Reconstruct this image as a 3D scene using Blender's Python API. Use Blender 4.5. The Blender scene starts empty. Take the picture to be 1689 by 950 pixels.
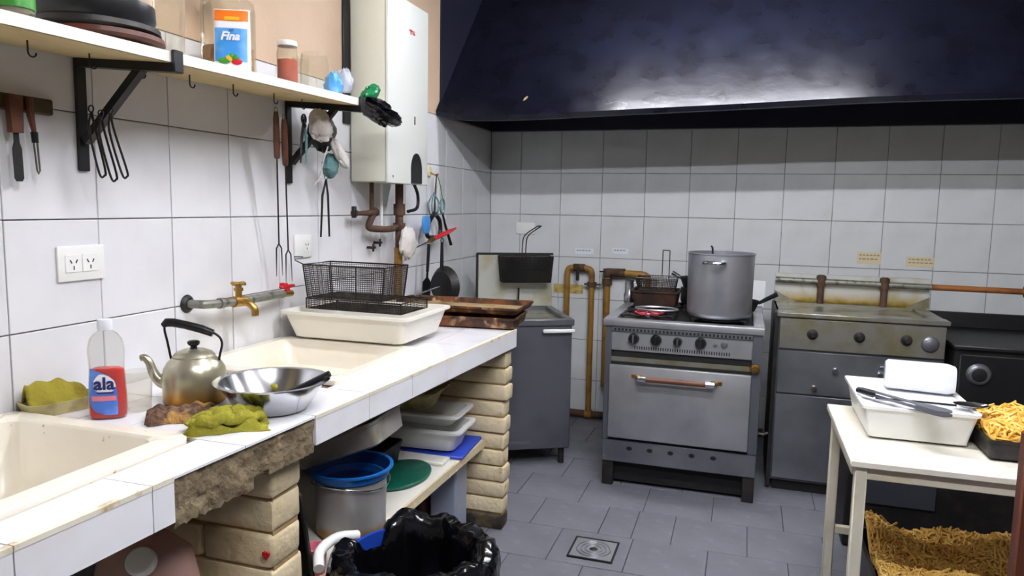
import bpy, bmesh, math, random
from mathutils import Vector, Matrix

# ------------------------------------------------------------------ camera, world, lights, exposure
S = bpy.context.scene
COL = S.collection
RND = random.Random(11)
PI = math.pi

F_PX, YAW, PITCH, ROLL = 1195.24, 0.30901, 0.11277, 0.01791
CAM = Vector((1.81765, -1.10963, 1.52983))
fw = Vector((-math.sin(YAW)*math.cos(PITCH), math.cos(YAW)*math.cos(PITCH), -math.sin(PITCH)))
rt = Vector((math.cos(YAW), math.sin(YAW), 0)); up = rt.cross(fw)
r2 = rt*math.cos(ROLL) + up*math.sin(ROLL); u2 = -rt*math.sin(ROLL) + up*math.cos(ROLL)
cd = bpy.data.cameras.new('camera'); cam = bpy.data.objects.new('camera', cd); COL.objects.link(cam)
cd.sensor_width = 36; cd.lens = F_PX/1689*36; cd.clip_start = 0.02
cam.matrix_world = Matrix(((r2.x, u2.x, -fw.x, CAM.x), (r2.y, u2.y, -fw.y, CAM.y), (r2.z, u2.z, -fw.z, CAM.z), (0, 0, 0, 1)))
S.camera = cam

w = bpy.data.worlds.new('world'); S.world = w; w.use_nodes = True
w.node_tree.nodes['Background'].inputs[0].default_value = (0.8, 0.85, 1, 1)
w.node_tree.nodes['Background'].inputs[1].default_value = 0.05
S.view_settings.view_transform = 'Standard'; S.view_settings.look = 'None'
S.view_settings.exposure = 2.05; S.view_settings.gamma = 1; S.view_settings.use_curve_mapping = False
S.cycles.use_denoising = True
S.cycles.max_bounces = 10; S.cycles.transparent_max_bounces = 24
TUBE_POWER = 68.0
# ceiling tubes (y, x centre, length, strength factor); the fixtures are built with the room below
TUBES = [(2.95, 1.65, 1.5, 0.55), (1.05, 1.85, 1.5, 1.0), (-0.42, 2.05, 1.5, 1.0)]
TUBE_Z = 2.90

# ------------------------------------------------------------------ materials
def lin(h):
    h = h.lstrip('#'); v = [int(h[i:i+2], 16)/255 for i in (0, 2, 4)]
    return tuple((c/12.92 if c <= .04045 else ((c+.055)/1.055)**2.4) for c in v) + (1,)

def mat(name, c, rough=.5, metal=0.0, c2=None, sc=6, lo=.5, hi=.65, bump=0.0, bsc=60, c3=None, sc3=30, lo3=.6, hi3=.7,
        rough2=None, emit=0.0, stretch=None, ior=1.45, trans=0.0, detail=5, coat=0.0):
    m = bpy.data.materials.new(name); m.use_nodes = True
    nt = m.node_tree; N = nt.nodes; L = nt.links; b = N['Principled BSDF']
    b.inputs['Base Color'].default_value = lin(c); b.inputs['Roughness'].default_value = rough
    b.inputs['Metallic'].default_value = metal; b.inputs['IOR'].default_value = ior
    b.inputs['Transmission Weight'].default_value = trans; b.inputs['Coat Weight'].default_value = coat
    tc = N.new('ShaderNodeTexCoord'); src = tc.outputs['Object']
    if stretch:
        mp = N.new('ShaderNodeMapping'); mp.inputs['Scale'].default_value = stretch
        L.new(src, mp.inputs['Vector']); src = mp.outputs[0]
    def ramp(scale, a, z, det=detail):
        n = N.new('ShaderNodeTexNoise'); n.inputs['Scale'].default_value = scale; n.inputs['Detail'].default_value = det
        L.new(src, n.inputs['Vector'])
        r = N.new('ShaderNodeValToRGB'); r.color_ramp.elements[0].position = a; r.color_ramp.elements[1].position = z
        L.new(n.outputs['Fac'], r.inputs['Fac']); return r.outputs['Color']
    colour = None
    if c2:
        f = ramp(sc, lo, hi); mx = N.new('ShaderNodeMixRGB'); L.new(f, mx.inputs['Fac'])
        mx.inputs['Color1'].default_value = lin(c); mx.inputs['Color2'].default_value = lin(c2); colour = mx.outputs['Color']
        if rough2 is not None:
            mr = N.new('ShaderNodeMapRange'); mr.inputs['To Min'].default_value = rough; mr.inputs['To Max'].default_value = rough2
            L.new(f, mr.inputs['Value']); L.new(mr.outputs[0], b.inputs['Roughness'])
    if c3:
        f = ramp(sc3, lo3, hi3); mx = N.new('ShaderNodeMixRGB'); L.new(f, mx.inputs['Fac'])
        if colour: L.new(colour, mx.inputs['Color1'])
        else: mx.inputs['Color1'].default_value = lin(c)
        mx.inputs['Color2'].default_value = lin(c3); colour = mx.outputs['Color']
    if colour: L.new(colour, b.inputs['Base Color'])
    if bump:
        n = N.new('ShaderNodeTexNoise'); n.inputs['Scale'].default_value = bsc; n.inputs['Detail'].default_value = 4
        L.new(src, n.inputs['Vector'])
        bp = N.new('ShaderNodeBump'); bp.inputs['Strength'].default_value = bump; bp.inputs['Distance'].default_value = .01
        L.new(n.outputs['Fac'], bp.inputs['Height']); L.new(bp.outputs['Normal'], b.inputs['Normal'])
    if emit:
        b.inputs['Emission Color'].default_value = lin(c); b.inputs['Emission Strength'].default_value = emit
    return m

def clear(name, tint, body=0.0, body_col='#ffffff', rough=.05, blend=.35):
    """thin clear shell: see-through with a tint, a little cloudy body and a reflecting skin"""
    m = bpy.data.materials.new(name); m.use_nodes = True
    nt = m.node_tree; N = nt.nodes; L = nt.links
    for n in list(N): N.remove(n)
    out = N.new('ShaderNodeOutputMaterial'); tr = N.new('ShaderNodeBsdfTransparent'); tr.inputs[0].default_value = lin(tint)
    gl = N.new('ShaderNodeBsdfGlossy'); gl.inputs['Roughness'].default_value = rough; gl.inputs[0].default_value = (1, 1, 1, 1)
    di = N.new('ShaderNodeBsdfDiffuse'); di.inputs[0].default_value = lin(body_col)
    m1 = N.new('ShaderNodeMixShader'); m1.inputs[0].default_value = body
    L.new(tr.outputs[0], m1.inputs[1]); L.new(di.outputs[0], m1.inputs[2])
    lw = N.new('ShaderNodeLayerWeight'); lw.inputs['Blend'].default_value = blend
    mu = N.new('ShaderNodeMath'); mu.operation = 'MULTIPLY'; mu.inputs[1].default_value = .5; L.new(lw.outputs['Fresnel'], mu.inputs[0])
    m2 = N.new('ShaderNodeMixShader'); L.new(mu.outputs[0], m2.inputs[0])
    L.new(m1.outputs[0], m2.inputs[1]); L.new(gl.outputs[0], m2.inputs[2]); L.new(m2.outputs[0], out.inputs[0])
    return m

M = {}
M['tile'] = mat('glazed_white_tile', '#e2e2e4', .16, c2='#d8d8da', sc=3, lo=.45, hi=.7)
M['tile_b'] = mat('glazed_grey_white_tile', '#d6d9d9', .18, c2='#c9ccca', sc=3, lo=.45, hi=.7, c3='#b9b49c', sc3=5, lo3=.68, hi3=.85)
M['grout'] = mat('grey_grout', '#8d8d8f', .9, c2='#6a6862', sc=9)
M['plaster'] = mat('beige_plaster', '#cbb298', .85, c2='#c0a68c', sc=2, lo=.4, hi=.7, bump=.15, bsc=30)
M['ceiling'] = mat('ceiling_paint', '#8f8a82', .9)
M['far_wall'] = mat('dull_wall_paint', '#77726c', .9)
M['floor_tile'] = mat('slate_floor_tile', '#73737b', .5, c2='#67676f', sc=4, lo=.4, hi=.7, bump=.12, bsc=25, c3='#7e7e88', sc3=13, lo3=.55, hi3=.75)
M['floor_grout'] = mat('dark_floor_grout', '#3a3a42', .9)
M['counter'] = mat('counter_white_tile', '#efeff2', .2, c2='#e6e4e2', sc=5, lo=.5, hi=.75)
M['concrete'] = mat('bare_brown_mortar', '#83745a', .95, c2='#625440', sc=14, lo=.4, hi=.65, bump=.9, bsc=45, c3='#a89472', sc3=22, lo3=.62, hi3=.74)
M['brick'] = mat('cream_painted_brick', '#dacaa6', .7, c2='#cab68e', sc=9, lo=.48, hi=.72, bump=.5, bsc=40, c3='#8f7350', sc3=17, lo3=.68, hi3=.8)
M['brick_dirty'] = mat('sooty_brick', '#6b5a40', .8, c2='#2c2720', sc=9, lo=.4, hi=.6, bump=.5, bsc=40)
M['mortar'] = mat('pillar_mortar', '#a98c60', .9, bump=.4, bsc=50)
M['porcelain'] = mat('cream_enamel', '#f1ead9', .22, c2='#e9dfc8', sc=4, lo=.5, hi=.75, c3='#a8824a', sc3=30, lo3=.70, hi3=.74)
M['white'] = mat('white_plastic', '#ecece8', .35)
M['white_board'] = mat('white_melamine', '#ece8de', .4, c2='#e0d8c6', sc=4, lo=.5, hi=.75)
M['tub'] = mat('cream_white_plastic', '#f0ece0', .38)
M['raw_board'] = mat('raw_yellow_board', '#cdb684', .7, c2='#bda270', sc=5)
M['dark_tin'] = mat('blackened_tin', '#2b1f1a', .5, .2, c2='#4a2e22', sc=9)
M['black'] = mat('black_paint', '#141416', .45)
M['black_iron'] = mat('black_iron', '#1b1a1a', .5, c2='#2b2521', sc=12, bump=.15)
M['black_plastic'] = mat('black_plastic', '#161618', .35)
M['navy'] = mat('navy_enamel', '#090b16', .23, c2='#0c0f1e', sc=6, lo=.28, hi=.74, rough2=.38, bump=.30, bsc=9, c3='#0d1122', sc3=8, lo3=.55, hi3=.85, detail=2.5)
M['navy_dark'] = mat('hood_inside', '#15172a', .6)
M['steel'] = mat('brushed_steel', '#b4b6b8', .36, .7, c2='#9c9ea2', sc=4, lo=.4, hi=.7, rough2=.46, bump=.04, bsc=20)
M['steel_dark'] = mat('dull_steel', '#84868b', .36, .72, c2='#6c6e74', sc=4, lo=.4, hi=.7)
M['steel_side'] = mat('grey_steel_sheet', '#64666d', .42, .5, c2='#56585f', sc=3)
M['steel_greasy'] = mat('greasy_steel', '#96958d', .34, .7, c2='#827b5e', sc=6, lo=.46, hi=.66, rough2=.5)
M['splash'] = mat('oil_stained_splash', '#cfd0c6', .38, .45, c2='#b9b08a', sc=7, lo=.5, hi=.75)
M['splash_wide'] = mat('oil_run_splash', '#d3d4cc', .38, .45, c2='#bdb48a', sc=9, lo=.5, hi=.75, stretch=(1, 1, .4))
M['chrome'] = mat('chrome', '#d4d6da', .1, 1.0)
M['bowl'] = mat('polished_steel', '#c9cace', .2, 1.0)
M['alu'] = mat('dull_aluminium', '#b6b8be', .36, .8, c2='#a4a5ac', sc=6, lo=.4, hi=.7)
M['alu_old'] = mat('stained_aluminium', '#b5b3ac', .4, .5, c2='#8b7a50', sc=7, lo=.55, hi=.75, c3='#6a4b1e', sc3=11, lo3=.66, hi3=.8)
M['kettle'] = mat('aged_kettle_metal', '#bdb9a4', .32, .8, c2='#aaa280', sc=7, lo=.42, hi=.7)
def burn(m, z0, z1, c):      # heat stain that climbs from the bottom of the pot, ragged by noise
    nt = m.node_tree; N = nt.nodes; L = nt.links; b = N['Principled BSDF']; old = b.inputs['Base Color'].links[0].from_socket
    tc = N.new('ShaderNodeTexCoord'); sp = N.new('ShaderNodeSeparateXYZ'); L.new(tc.outputs['Object'], sp.inputs[0])
    ns = N.new('ShaderNodeTexNoise'); ns.inputs['Scale'].default_value = 18; L.new(tc.outputs['Object'], ns.inputs['Vector'])
    ad = N.new('ShaderNodeMath'); ad.operation = 'MULTIPLY_ADD'; ad.inputs[1].default_value = .035; L.new(ns.outputs['Fac'], ad.inputs[0]); L.new(sp.outputs['Z'], ad.inputs[2])
    mr = N.new('ShaderNodeMapRange'); mr.interpolation_type = 'SMOOTHSTEP'; mr.inputs['From Min'].default_value = z0; mr.inputs['From Max'].default_value = z1; mr.inputs['To Min'].default_value = 1; mr.inputs['To Max'].default_value = 0
    L.new(ad.outputs[0], mr.inputs['Value']); mx = N.new('ShaderNodeMixRGB'); L.new(mr.outputs[0], mx.inputs['Fac']); L.new(old, mx.inputs['Color1']); mx.inputs['Color2'].default_value = lin(c)
    L.new(mx.outputs[0], b.inputs['Base Color'])
M['pot_stained'] = mat('aluminium_with_burnt_foot', '#bcbbb8', .38, .5, c2='#a9a7a0', sc=5, lo=.4, hi=.7)
M['kettle_body'] = mat('aged_kettle_body', '#bdb9a4', .32, .75, c2='#aaa280', sc=7, lo=.42, hi=.7)
burn(M['splash_wide'], 1.0, 1.085, '#a98a2c'); burn(M['splash_wide'], .99, 1.035, '#6d5a20')
burn(M['pot_stained'], .03, .075, '#a07a34')
burn(M['kettle_body'], .028, .085, '#b5832c'); burn(M['kettle_body'], .012, .040, '#4a2a10')
M['rust'] = mat('rusty_brown_pipe', '#5b4334', .75, .2, c2='#3b2a22', sc=14, bump=.3)
M['ochre'] = mat('ochre_painted_pipe', '#97702d', .45, .1, c2='#6d4a20', sc=12, lo=.5, hi=.7)
M['orange_pipe'] = mat('orange_brown_pipe', '#a06433', .45, .1, c2='#7d4a25', sc=10)
M['galv'] = mat('galvanised_pipe', '#8a8a80', .5, .6, c2='#5a584c', sc=25, lo=.5, hi=.65)
M['brass'] = mat('worn_brass', '#b8924f', .35, .9, c2='#8a6a34', sc=12)
M['red'] = mat('red_plastic', '#c8202a', .35)
M['red_enamel'] = mat('red_enamel', '#8f2f38', .3)
M['wood'] = mat('dark_red_wood', '#5c2f20', .5, c2='#3f1e15', sc=6, stretch=(1, 1, .2))
M['wood_pale'] = mat('old_wood_rail', '#4d4226', .7, c2='#3a3018', sc=9)
M['wood_handle'] = mat('brown_wood_handle', '#6a3f2a', .45, c2='#4c2a1c', sc=9)
M['heater'] = mat('cream_enamel_casing', '#d3d3c2', .33)
M['heater_front'] = mat('pale_enamel_front', '#dcdfd8', .3)
M['mesh'] = mat('dark_wire', '#2f2b28', .5, .5, c2='#4b433a', sc=30)
M['wire'] = mat('bright_wire', '#8a8580', .3, 1.0)
M['wire_dark'] = mat('dark_steel_wire', '#3e3a37', .4, .9)
M['burnt'] = mat('burnt_rust_tray', '#7c4c2c', .6, .3, c2='#3d2a20', sc=9, lo=.42, hi=.6, bump=.5, bsc=40, c3='#c3a078', sc3=13, lo3=.56, hi3=.68)
M['tray_in'] = mat('greasy_tray_bottom', '#a8926a', .5, .1, c2='#7d6a45', sc=8, c3='#56412a', sc3=20)
M['olive'] = mat('olive_green_cloth', '#96912a', .9, c2='#7a7420', sc=10, lo=.4, hi=.7, bump=.5, bsc=90)
M['olive_y'] = mat('yellow_olive_cloth', '#958a2c', .9, c2='#7d6c20', sc=12, bump=.5, bsc=90)
M['scrub'] = mat('burnt_brown_scrubber', '#765843', .9, c2='#48362c', sc=40, lo=.42, hi=.62, bump=1, bsc=90, c3='#c29452', sc3=14, lo3=.52, hi3=.66)
M['dish'] = mat('grimy_dish', '#b3a878', .5, c2='#8c8350', sc=15)
M['blue_label'] = mat('blue_label', '#4a74cc', .4, c2='#6c94e0', sc=18)
M['pink_label'] = mat('pink_band', '#e07a88', .4)
M['label_white'] = mat('white_print', '#f0f0f2', .4)
M['navy_print'] = mat('navy_print', '#1e2266', .4)
M['red_liquid'] = mat('red_detergent', '#d01c12', .15)
M['clear'] = clear('clear_plastic', '#f4f4f2', .06, '#e6e4e0', .08, .16)
M['glass'] = clear('clear_glass', '#f3f1ea', .08, '#e8e4d8', .04, .13)
M['film'] = clear('cloudy_film', '#f4f6fa', .45, '#eef2fa', .15, .4)
M['pink_clear'] = clear('pinkish_plastic', '#f0d0c8', .5, '#e6bcb0', .2, .3)
M['cardblue'] = mat('light_blue_print', '#3f93dc', .4, c2='#7cbcf0', sc=14, lo=.4, hi=.7)
M['orange'] = mat('orange_print', '#f07a1e', .4)
M['yellow'] = mat('yellow_print', '#eab52c', .4)
M['green'] = mat('green_print', '#3f8a34', .4)
M['green_bag'] = mat('shiny_green_plastic', '#0e7a46', .25, c2='#0a5c36', sc=20)
M['paprika'] = mat('red_paprika', '#b04a2a', .8, c2='#933518', sc=20)
M['peanut'] = mat('brown_grain', '#b08a5c', .8, c2='#8d6a40', sc=40, bump=.6, bsc=80)
M['black_bag'] = mat('shiny_black_film', '#08080a', .16, c2='#101018', sc=8)
M['blue_film'] = mat('light_blue_film', '#5aa6ea', .3, c2='#8cc4f4', sc=20)
M['blue'] = mat('blue_plastic', '#1c3f9c', .35)
M['blue_basin'] = mat('bright_blue_plastic', '#1b68b8', .3)
M['blue_in'] = mat('deep_blue_plastic', '#123a78', .4)
M['blue_board'] = mat('royal_blue_board', '#2a48b8', .45)
M['green_board'] = mat('dark_green_plastic', '#0f5f4a', .35)
M['cloth_white'] = mat('off_white_cloth', '#d8d2cc', .9, c2='#b8aea6', sc=9, bump=.4, bsc=50)
M['teal'] = mat('grey_teal_plastic', '#5a7f80', .6, c2='#3f5f60', sc=9)
M['sky_blue'] = mat('sky_blue_plastic', '#3f86c8', .4)
M['label'] = mat('pale_label', '#dfe6ec', .6)
M['label_y'] = mat('yellowed_label', '#d6cba4', .6)
M['ink'] = mat('brown_ink', '#a08f6c', .7)
M['patch'] = mat('yellowed_patch', '#c2ac66', .5, c2='#a9823c', sc=30)
M['table'] = mat('white_table_paint', '#e9e5d6', .45, c2='#dcd4bd', sc=6, lo=.5, hi=.75, c3='#7c6742', sc3=24, lo3=.72, hi3=.8)
M['table_leg'] = mat('cream_painted_leg', '#e2dcc8', .5, c2='#d2c9ae', sc=8, c3='#6e5a3a', sc3=25, lo3=.72, hi3=.8)
M['fries'] = mat('golden_fries', '#eec05a', .5, c2='#dfa83c', sc=25, lo=.45, hi=.7, c3='#f5da90', sc3=40, lo3=.58, hi3=.7)
M['fries_low'] = mat('raw_fries', '#f0c76c', .55, c2='#d6a048', sc=14, lo=.45, hi=.7, c3='#f0d692', sc3=30, lo3=.6, hi3=.72)
M['grey_plastic'] = mat('grey_tongs', '#6d6e76', .35, .5)
M['lamp'] = mat('fluorescent_glow', '#f4f6ff', .5, emit=TUBE_POWER)
M['pale_blue'] = mat('blue_grey_plastic', '#a4acc0', .5)
M['clear_tub'] = mat('translucent_white_plastic', '#e8ecf4', .3)
M['slate'] = mat('dark_slate_sheet', '#3c3f47', .5)
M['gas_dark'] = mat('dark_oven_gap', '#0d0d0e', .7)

# ------------------------------------------------------------------ mesh helpers
def cat(pts, k=6, closed=False):
    """points on a smooth curve through pts"""
    P = [Vector(p) for p in pts]; n = len(P); out = []
    for i in range(n if closed else n-1):
        a = P[(i-1) % n] if closed or i > 0 else P[0]*2-P[1]
        b = P[i]; c = P[(i+1) % n]
        d = P[(i+2) % n] if closed or i+2 < n else P[-1]*2-P[-2]
        for j in range(k):
            t = j/k
            out.append(.5*((2*b)+(-a+c)*t+(2*a-5*b+4*c-d)*t*t+(-a+3*b-3*c+d)*t**3))
    if not closed: out.append(P[-1])
    return out

class G:
    def __init__(s): s.v = []; s.f = []
    def add(s, vs, fs):
        o = len(s.v); s.v += [Vector(v) for v in vs]; s.f += [[i+o for i in f] for f in fs]; return s
    def box(s, x0, x1, y0, y1, z0, z1, bev=0.0, seg=1):
        if x0 > x1: x0, x1 = x1, x0
        if y0 > y1: y0, y1 = y1, y0
        if z0 > z1: z0, z1 = z1, z0
        vs = [(x0, y0, z0), (x1, y0, z0), (x1, y1, z0), (x0, y1, z0), (x0, y0, z1), (x1, y0, z1), (x1, y1, z1), (x0, y1, z1)]
        fs = [(3, 2, 1, 0), (4, 5, 6, 7), (0, 1, 5, 4), (1, 2, 6, 5), (2, 3, 7, 6), (3, 0, 4, 7)]
        if not bev: return s.add(vs, fs)
        bm = bmesh.new(); bv = [bm.verts.new(v) for v in vs]
        for f in fs: bm.faces.new([bv[i] for i in f])
        bmesh.ops.bevel(bm, geom=list(bm.edges), offset=bev, segments=seg, affect='EDGES', profile=.5)
        bm.verts.index_update(); s.add([v.co.copy() for v in bm.verts], [[v.index for v in f.verts] for f in bm.faces]); bm.free(); return s
    def hexa(s, vs):      # 8 corners, bottom ring then top ring
        return s.add(vs, [(3, 2, 1, 0), (4, 5, 6, 7), (0, 1, 5, 4), (1, 2, 6, 5), (2, 3, 7, 6), (3, 0, 4, 7)])
    def tube(s, pts, r, n=8, closed=False, caps=True):
        P = [Vector(p) for p in pts]; m = len(P); rs = r if isinstance(r, (list, tuple)) else [r]*m
        T = []
        for i in range(m):
            a = P[(i-1) % m] if closed or i > 0 else P[i]; b = P[(i+1) % m] if closed or i < m-1 else P[i]
            d = b-a; T.append(d.normalized() if d.length > 1e-9 else Vector((0, 0, 1)))
        t = T[0]; ref = Vector((0, 0, 1)) if abs(t.z) < .9 else Vector((1, 0, 0)); nrm = t.cross(ref).normalized()
        vs = []
        for i in range(m):
            nrm = (nrm - T[i]*nrm.dot(T[i]))
            nrm = nrm.normalized() if nrm.length > 1e-6 else T[i].orthogonal().normalized()
            bn = T[i].cross(nrm)
            for k in range(n):
                a = 2*PI*k/n; vs.append(P[i]+(nrm*math.cos(a)+bn*math.sin(a))*rs[i])
        fs = []
        for i in range(m if closed else m-1):
            j = (i+1) % m
            for k in range(n):
                k2 = (k+1) % n; fs.append((i*n+k, i*n+k2, j*n+k2, j*n+k))
        if caps and not closed: fs += [list(range(n))[::-1], [(m-1)*n+k for k in range(n)]]
        return s.add(vs, fs)
    def cyl(s, p0, p1, r, n=16): return s.tube([p0, p1], r, n)
    def lathe(s, prof, c=(0, 0, 0), n=28, sx=1.0, sy=1.0, expo=2.0, rz=0.0, axis='z'):
        """prof: (r, z) from one end to the other; expo > 2 gives a squarish section"""
        vs = []; fs = []; c = Vector(c)
        for (r, z) in prof:
            for k in range(n):
                a = 2*PI*k/n; ca, sa = math.cos(a), math.sin(a)
                q = (abs(ca)**expo+abs(sa)**expo)**(-1/expo) if expo != 2 else 1
                x, y = r*sx*ca*q, r*sy*sa*q
                if rz: x, y = x*math.cos(rz)-y*math.sin(rz), x*math.sin(rz)+y*math.cos(rz)
                p = Vector((x, y, z)) if axis == 'z' else (Vector((x, z, y)) if axis == 'y' else Vector((z, x, y)))
                vs.append(p+c)
        for i in range(len(prof)-1):
            for k in range(n):
                k2 = (k+1) % n; f = (i*n+k, i*n+k2, (i+1)*n+k2, (i+1)*n+k); fs.append(f if axis != 'y' else f[::-1])
        o = len(prof)
        if prof[0][0] > 1e-6: pass
        return s.add(vs, fs)
    def disc(s, c, r, n=24, axis='z', sx=1., sy=1.):
        c = Vector(c); vs = []
        for k in range(n):
            a = 2*PI*k/n; x, y = r*sx*math.cos(a), r*sy*math.sin(a)
            vs.append(c+(Vector((x, y, 0)) if axis == 'z' else Vector((x, 0, y)) if axis == 'y' else Vector((0, x, y))))
        return s.add(vs, [list(range(n))])
    def grid(s, fn, nu, nv, cu=False):
        vs = []; fs = []
        U = nu if cu else nu+1
        for i in range(U):
            for j in range(nv+1): vs.append(fn(i/nu, j/nv))
        for i in range(nu):
            i2 = (i+1) % U
            for j in range(nv): fs.append((i*(nv+1)+j, i2*(nv+1)+j, i2*(nv+1)+j+1, i*(nv+1)+j+1))
        return s.add(vs, fs)
    def prism(s, poly, a, b, axis='z'):
        n = len(poly); vs = []
        for h in (a, b):
            for (x, y) in poly:
                vs.append((x, y, h) if axis == 'z' else (x, h, y) if axis == 'y' else (h, x, y))
        fs = [list(range(n))[::-1], list(range(n, 2*n))]+[(i, (i+1) % n, n+(i+1) % n, n+i) for i in range(n)]
        return s.add(vs, fs)
    def move(s, mtx, start=0):
        for i in range(start, len(s.v)): s.v[i] = mtx @ s.v[i]
        return s
    def jitter(s, a, seed=1):
        r = random.Random(seed)
        for i in range(len(s.v)): s.v[i] = s.v[i]+Vector((r.uniform(-a, a), r.uniform(-a, a), r.uniform(-a, a)))
        return s
    def mesh(s, name, material, smooth=True):
        me = bpy.data.meshes.new(name); me.from_pydata([tuple(v) for v in s.v], [], s.f); me.validate()
        bm = bmesh.new(); bm.from_mesh(me); bmesh.ops.recalc_face_normals(bm, faces=list(bm.faces)); bm.to_mesh(me); bm.free()
        me.materials.append(M[material] if isinstance(material, str) else material)
        if smooth:
            for p in me.polygons: p.use_smooth = True
            me.set_sharp_from_angle(angle=math.radians(38))
        return me

def rot(axis, a, c=(0, 0, 0)):
    c = Vector(c); return Matrix.Translation(c) @ Matrix.Rotation(a, 4, axis) @ Matrix.Translation(-c)
def T(x, y, z): return Matrix.Translation((x, y, z))

def meta(o, label=None, cat_=None, group=None, kind=None):
    if label: o['label'] = label
    if cat_: o['category'] = cat_
    if group: o['group'] = group
    if kind: o['kind'] = kind
    return o

def thing(name, label, cat_, loc=(0, 0, 0), rz=0.0, group=None):
    o = bpy.data.objects.new(name, None); COL.objects.link(o); o.empty_display_size = .05
    o.location = loc; o.rotation_euler = (0, 0, rz)
    return meta(o, label, cat_, group)

def root_of(o):
    while o.parent: o = o.parent
    return o

def part(name, g, material, parent, world=True, label=None, smooth=True, kind=None):
    """a mesh child; its geometry is given in world space (or in the thing's own space when world=False)"""
    if world:
        r = root_of(parent)
        inv = (Matrix.Translation(r.location) @ r.rotation_euler.to_matrix().to_4x4()).inverted()
        g.move(inv)
    o = bpy.data.objects.new(name, g.mesh(name, material, smooth)); COL.objects.link(o); o.parent = parent
    return meta(o, label, None, None, kind)

def single(name, g, material, label, cat_, group=None, kind=None, smooth=True):
    """a thing that is one mesh; origin at the middle of its base"""
    xs = [v.x for v in g.v]; ys = [v.y for v in g.v]; zs = [v.z for v in g.v]
    c = Vector(((min(xs)+max(xs))/2, (min(ys)+max(ys))/2, min(zs))); g.move(Matrix.Translation(-c))
    o = bpy.data.objects.new(name, g.mesh(name, material, smooth)); COL.objects.link(o); o.location = c
    return meta(o, label, cat_, group, kind)

def struct(name, g, material, parent=None):
    o = bpy.data.objects.new(name, g.mesh(name, material, False)); COL.objects.link(o); o['kind'] = 'structure'
    if parent: o.parent = parent
    return o

def inst(name, me, parent, loc, rz=0.0):
    o = bpy.data.objects.new(name, me); COL.objects.link(o); o.parent = parent; o.location = loc; o.rotation_euler = (0, 0, rz); return o

def text(name, body, size, material, parent, mtx, extrude=.0004, shear=0.0, bold=0.0):
    c = bpy.data.curves.new(name, 'FONT'); c.body = body; c.size = size; c.extrude = extrude; c.align_x = 'CENTER'; c.align_y = 'CENTER'
    c.shear = shear; c.offset = bold; c.resolution_u = 3
    t = bpy.data.objects.new(name, c); COL.objects.link(t)
    dg = bpy.context.evaluated_depsgraph_get(); me = bpy.data.meshes.new_from_object(t.evaluated_get(dg))
    bpy.data.objects.remove(t); me.transform(mtx); me.materials.clear(); me.materials.append(M[material])
    o = bpy.data.objects.new(name, me); COL.objects.link(o); o.parent = parent; return o
FACE_MY = Matrix(((1, 0, 0, 0), (0, 0, -1, 0), (0, 1, 0, 0), (0, 0, 0, 1)))      # text plane that faces -y
FACE_PX = Matrix(((0, 0, 1, 0), (1, 0, 0, 0), (0, 1, 0, 0), (0, 0, 0, 1)))       # text plane that faces +x

# ------------------------------------------------------------------ room
YB = 4.0205; XR = 4.4; YF = -3.0; ZC = 3.0; TT = .008
floor = struct('floor', G().box(-.1, XR, YF, YB+.1, -.1, -.006), 'floor_grout')
wl = struct('wall_left', G().box(-.12, -TT, YF, YB+.1, -.1, 2.072).box(-.12, 0, YF, YB+.1, 2.072, ZC), 'grout')
wl.data.materials.append(M['plaster'])
for p in wl.data.polygons:
    if p.index >= 6: p.material_index = 1
wb = struct('wall_back', G().box(-.12, XR, YB+TT, YB+.12, -.1, ZC), 'grout')
struct('wall_right', G().box(XR, XR+.1, YF, YB+.1, -.1, ZC), 'far_wall')
struct('wall_front', G().box(-.12, XR+.1, YF-.1, YF, -.1, ZC), 'far_wall')
struct('ceiling', G().box(-.12, XR+.1, YF-.1, YB+.12, ZC, ZC+.1), 'ceiling')

def tile_mesh(w_, h_, t_, axis, material):
    """one chamfered tile, its face in the plane 0 of the given axis, corner at the origin"""
    g = G(); c = .002; a = .0018
    o = [(a, a), (w_-a, a), (w_-a, h_-a), (a, h_-a)]; i = [(a+c, a+c), (w_-a-c, a+c), (w_-a-c, h_-a-c), (a+c, h_-a-c)]
    def P(p, d):
        if axis == 'x': return (-d, p[0], p[1])
        if axis == 'y': return (p[0], d, p[1])
        return (p[0], p[1], -d)
    vs = [P(p, t_) for p in o]+[P(p, .0012) for p in o]+[P(p, 0) for p in i]
    fs = [(8, 9, 10, 11)]+[(4+k, 4+(k+1) % 4, 8+(k+1) % 4, 8+k) for k in range(4)]+[(k, (k+1) % 4, 4+(k+1) % 4, 4+k) for k in range(4)]
    return g.add(vs, fs).mesh('tile', material, False)
cache = {}
def tm(w_, h_, t_, axis, material):
    k = (round(w_, 3), round(h_, 3), axis, material)
    if k not in cache: cache[k] = tile_mesh(w_, h_, t_, axis, material)
    return cache[k]
# left wall tiles: course lines every 0.30 m, columns every 0.29 m
zs = [0, .27, .57, .87, 1.17, 1.47, 1.77, 2.07]
ys = [.2706+.2902*k for k in range(-4, 13)]+[YB]
for i in range(len(ys)-1):
    for j in range(len(zs)-1):
        if ys[i+1] < 2.0 and zs[j+1] < .9: continue
        a = RND.uniform(-.0006, .0006)
        inst('wall_tile', tm(ys[i+1]-ys[i], zs[j+1]-zs[j], TT, 'x', 'tile'), wl, (a, ys[i], zs[j]))
xs_ = [0]+[.2332+.3022*k for k in range(0, 13)]
for i in range(len(xs_)-1):
    for j in range(len(zs)-1):
        a = RND.uniform(-.0006, .0006)
        inst('wall_tile', tm(xs_[i+1]-xs_[i], zs[j+1]-zs[j], TT, 'y', 'tile_b'), wb, (xs_[i], YB+a, zs[j]))
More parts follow.
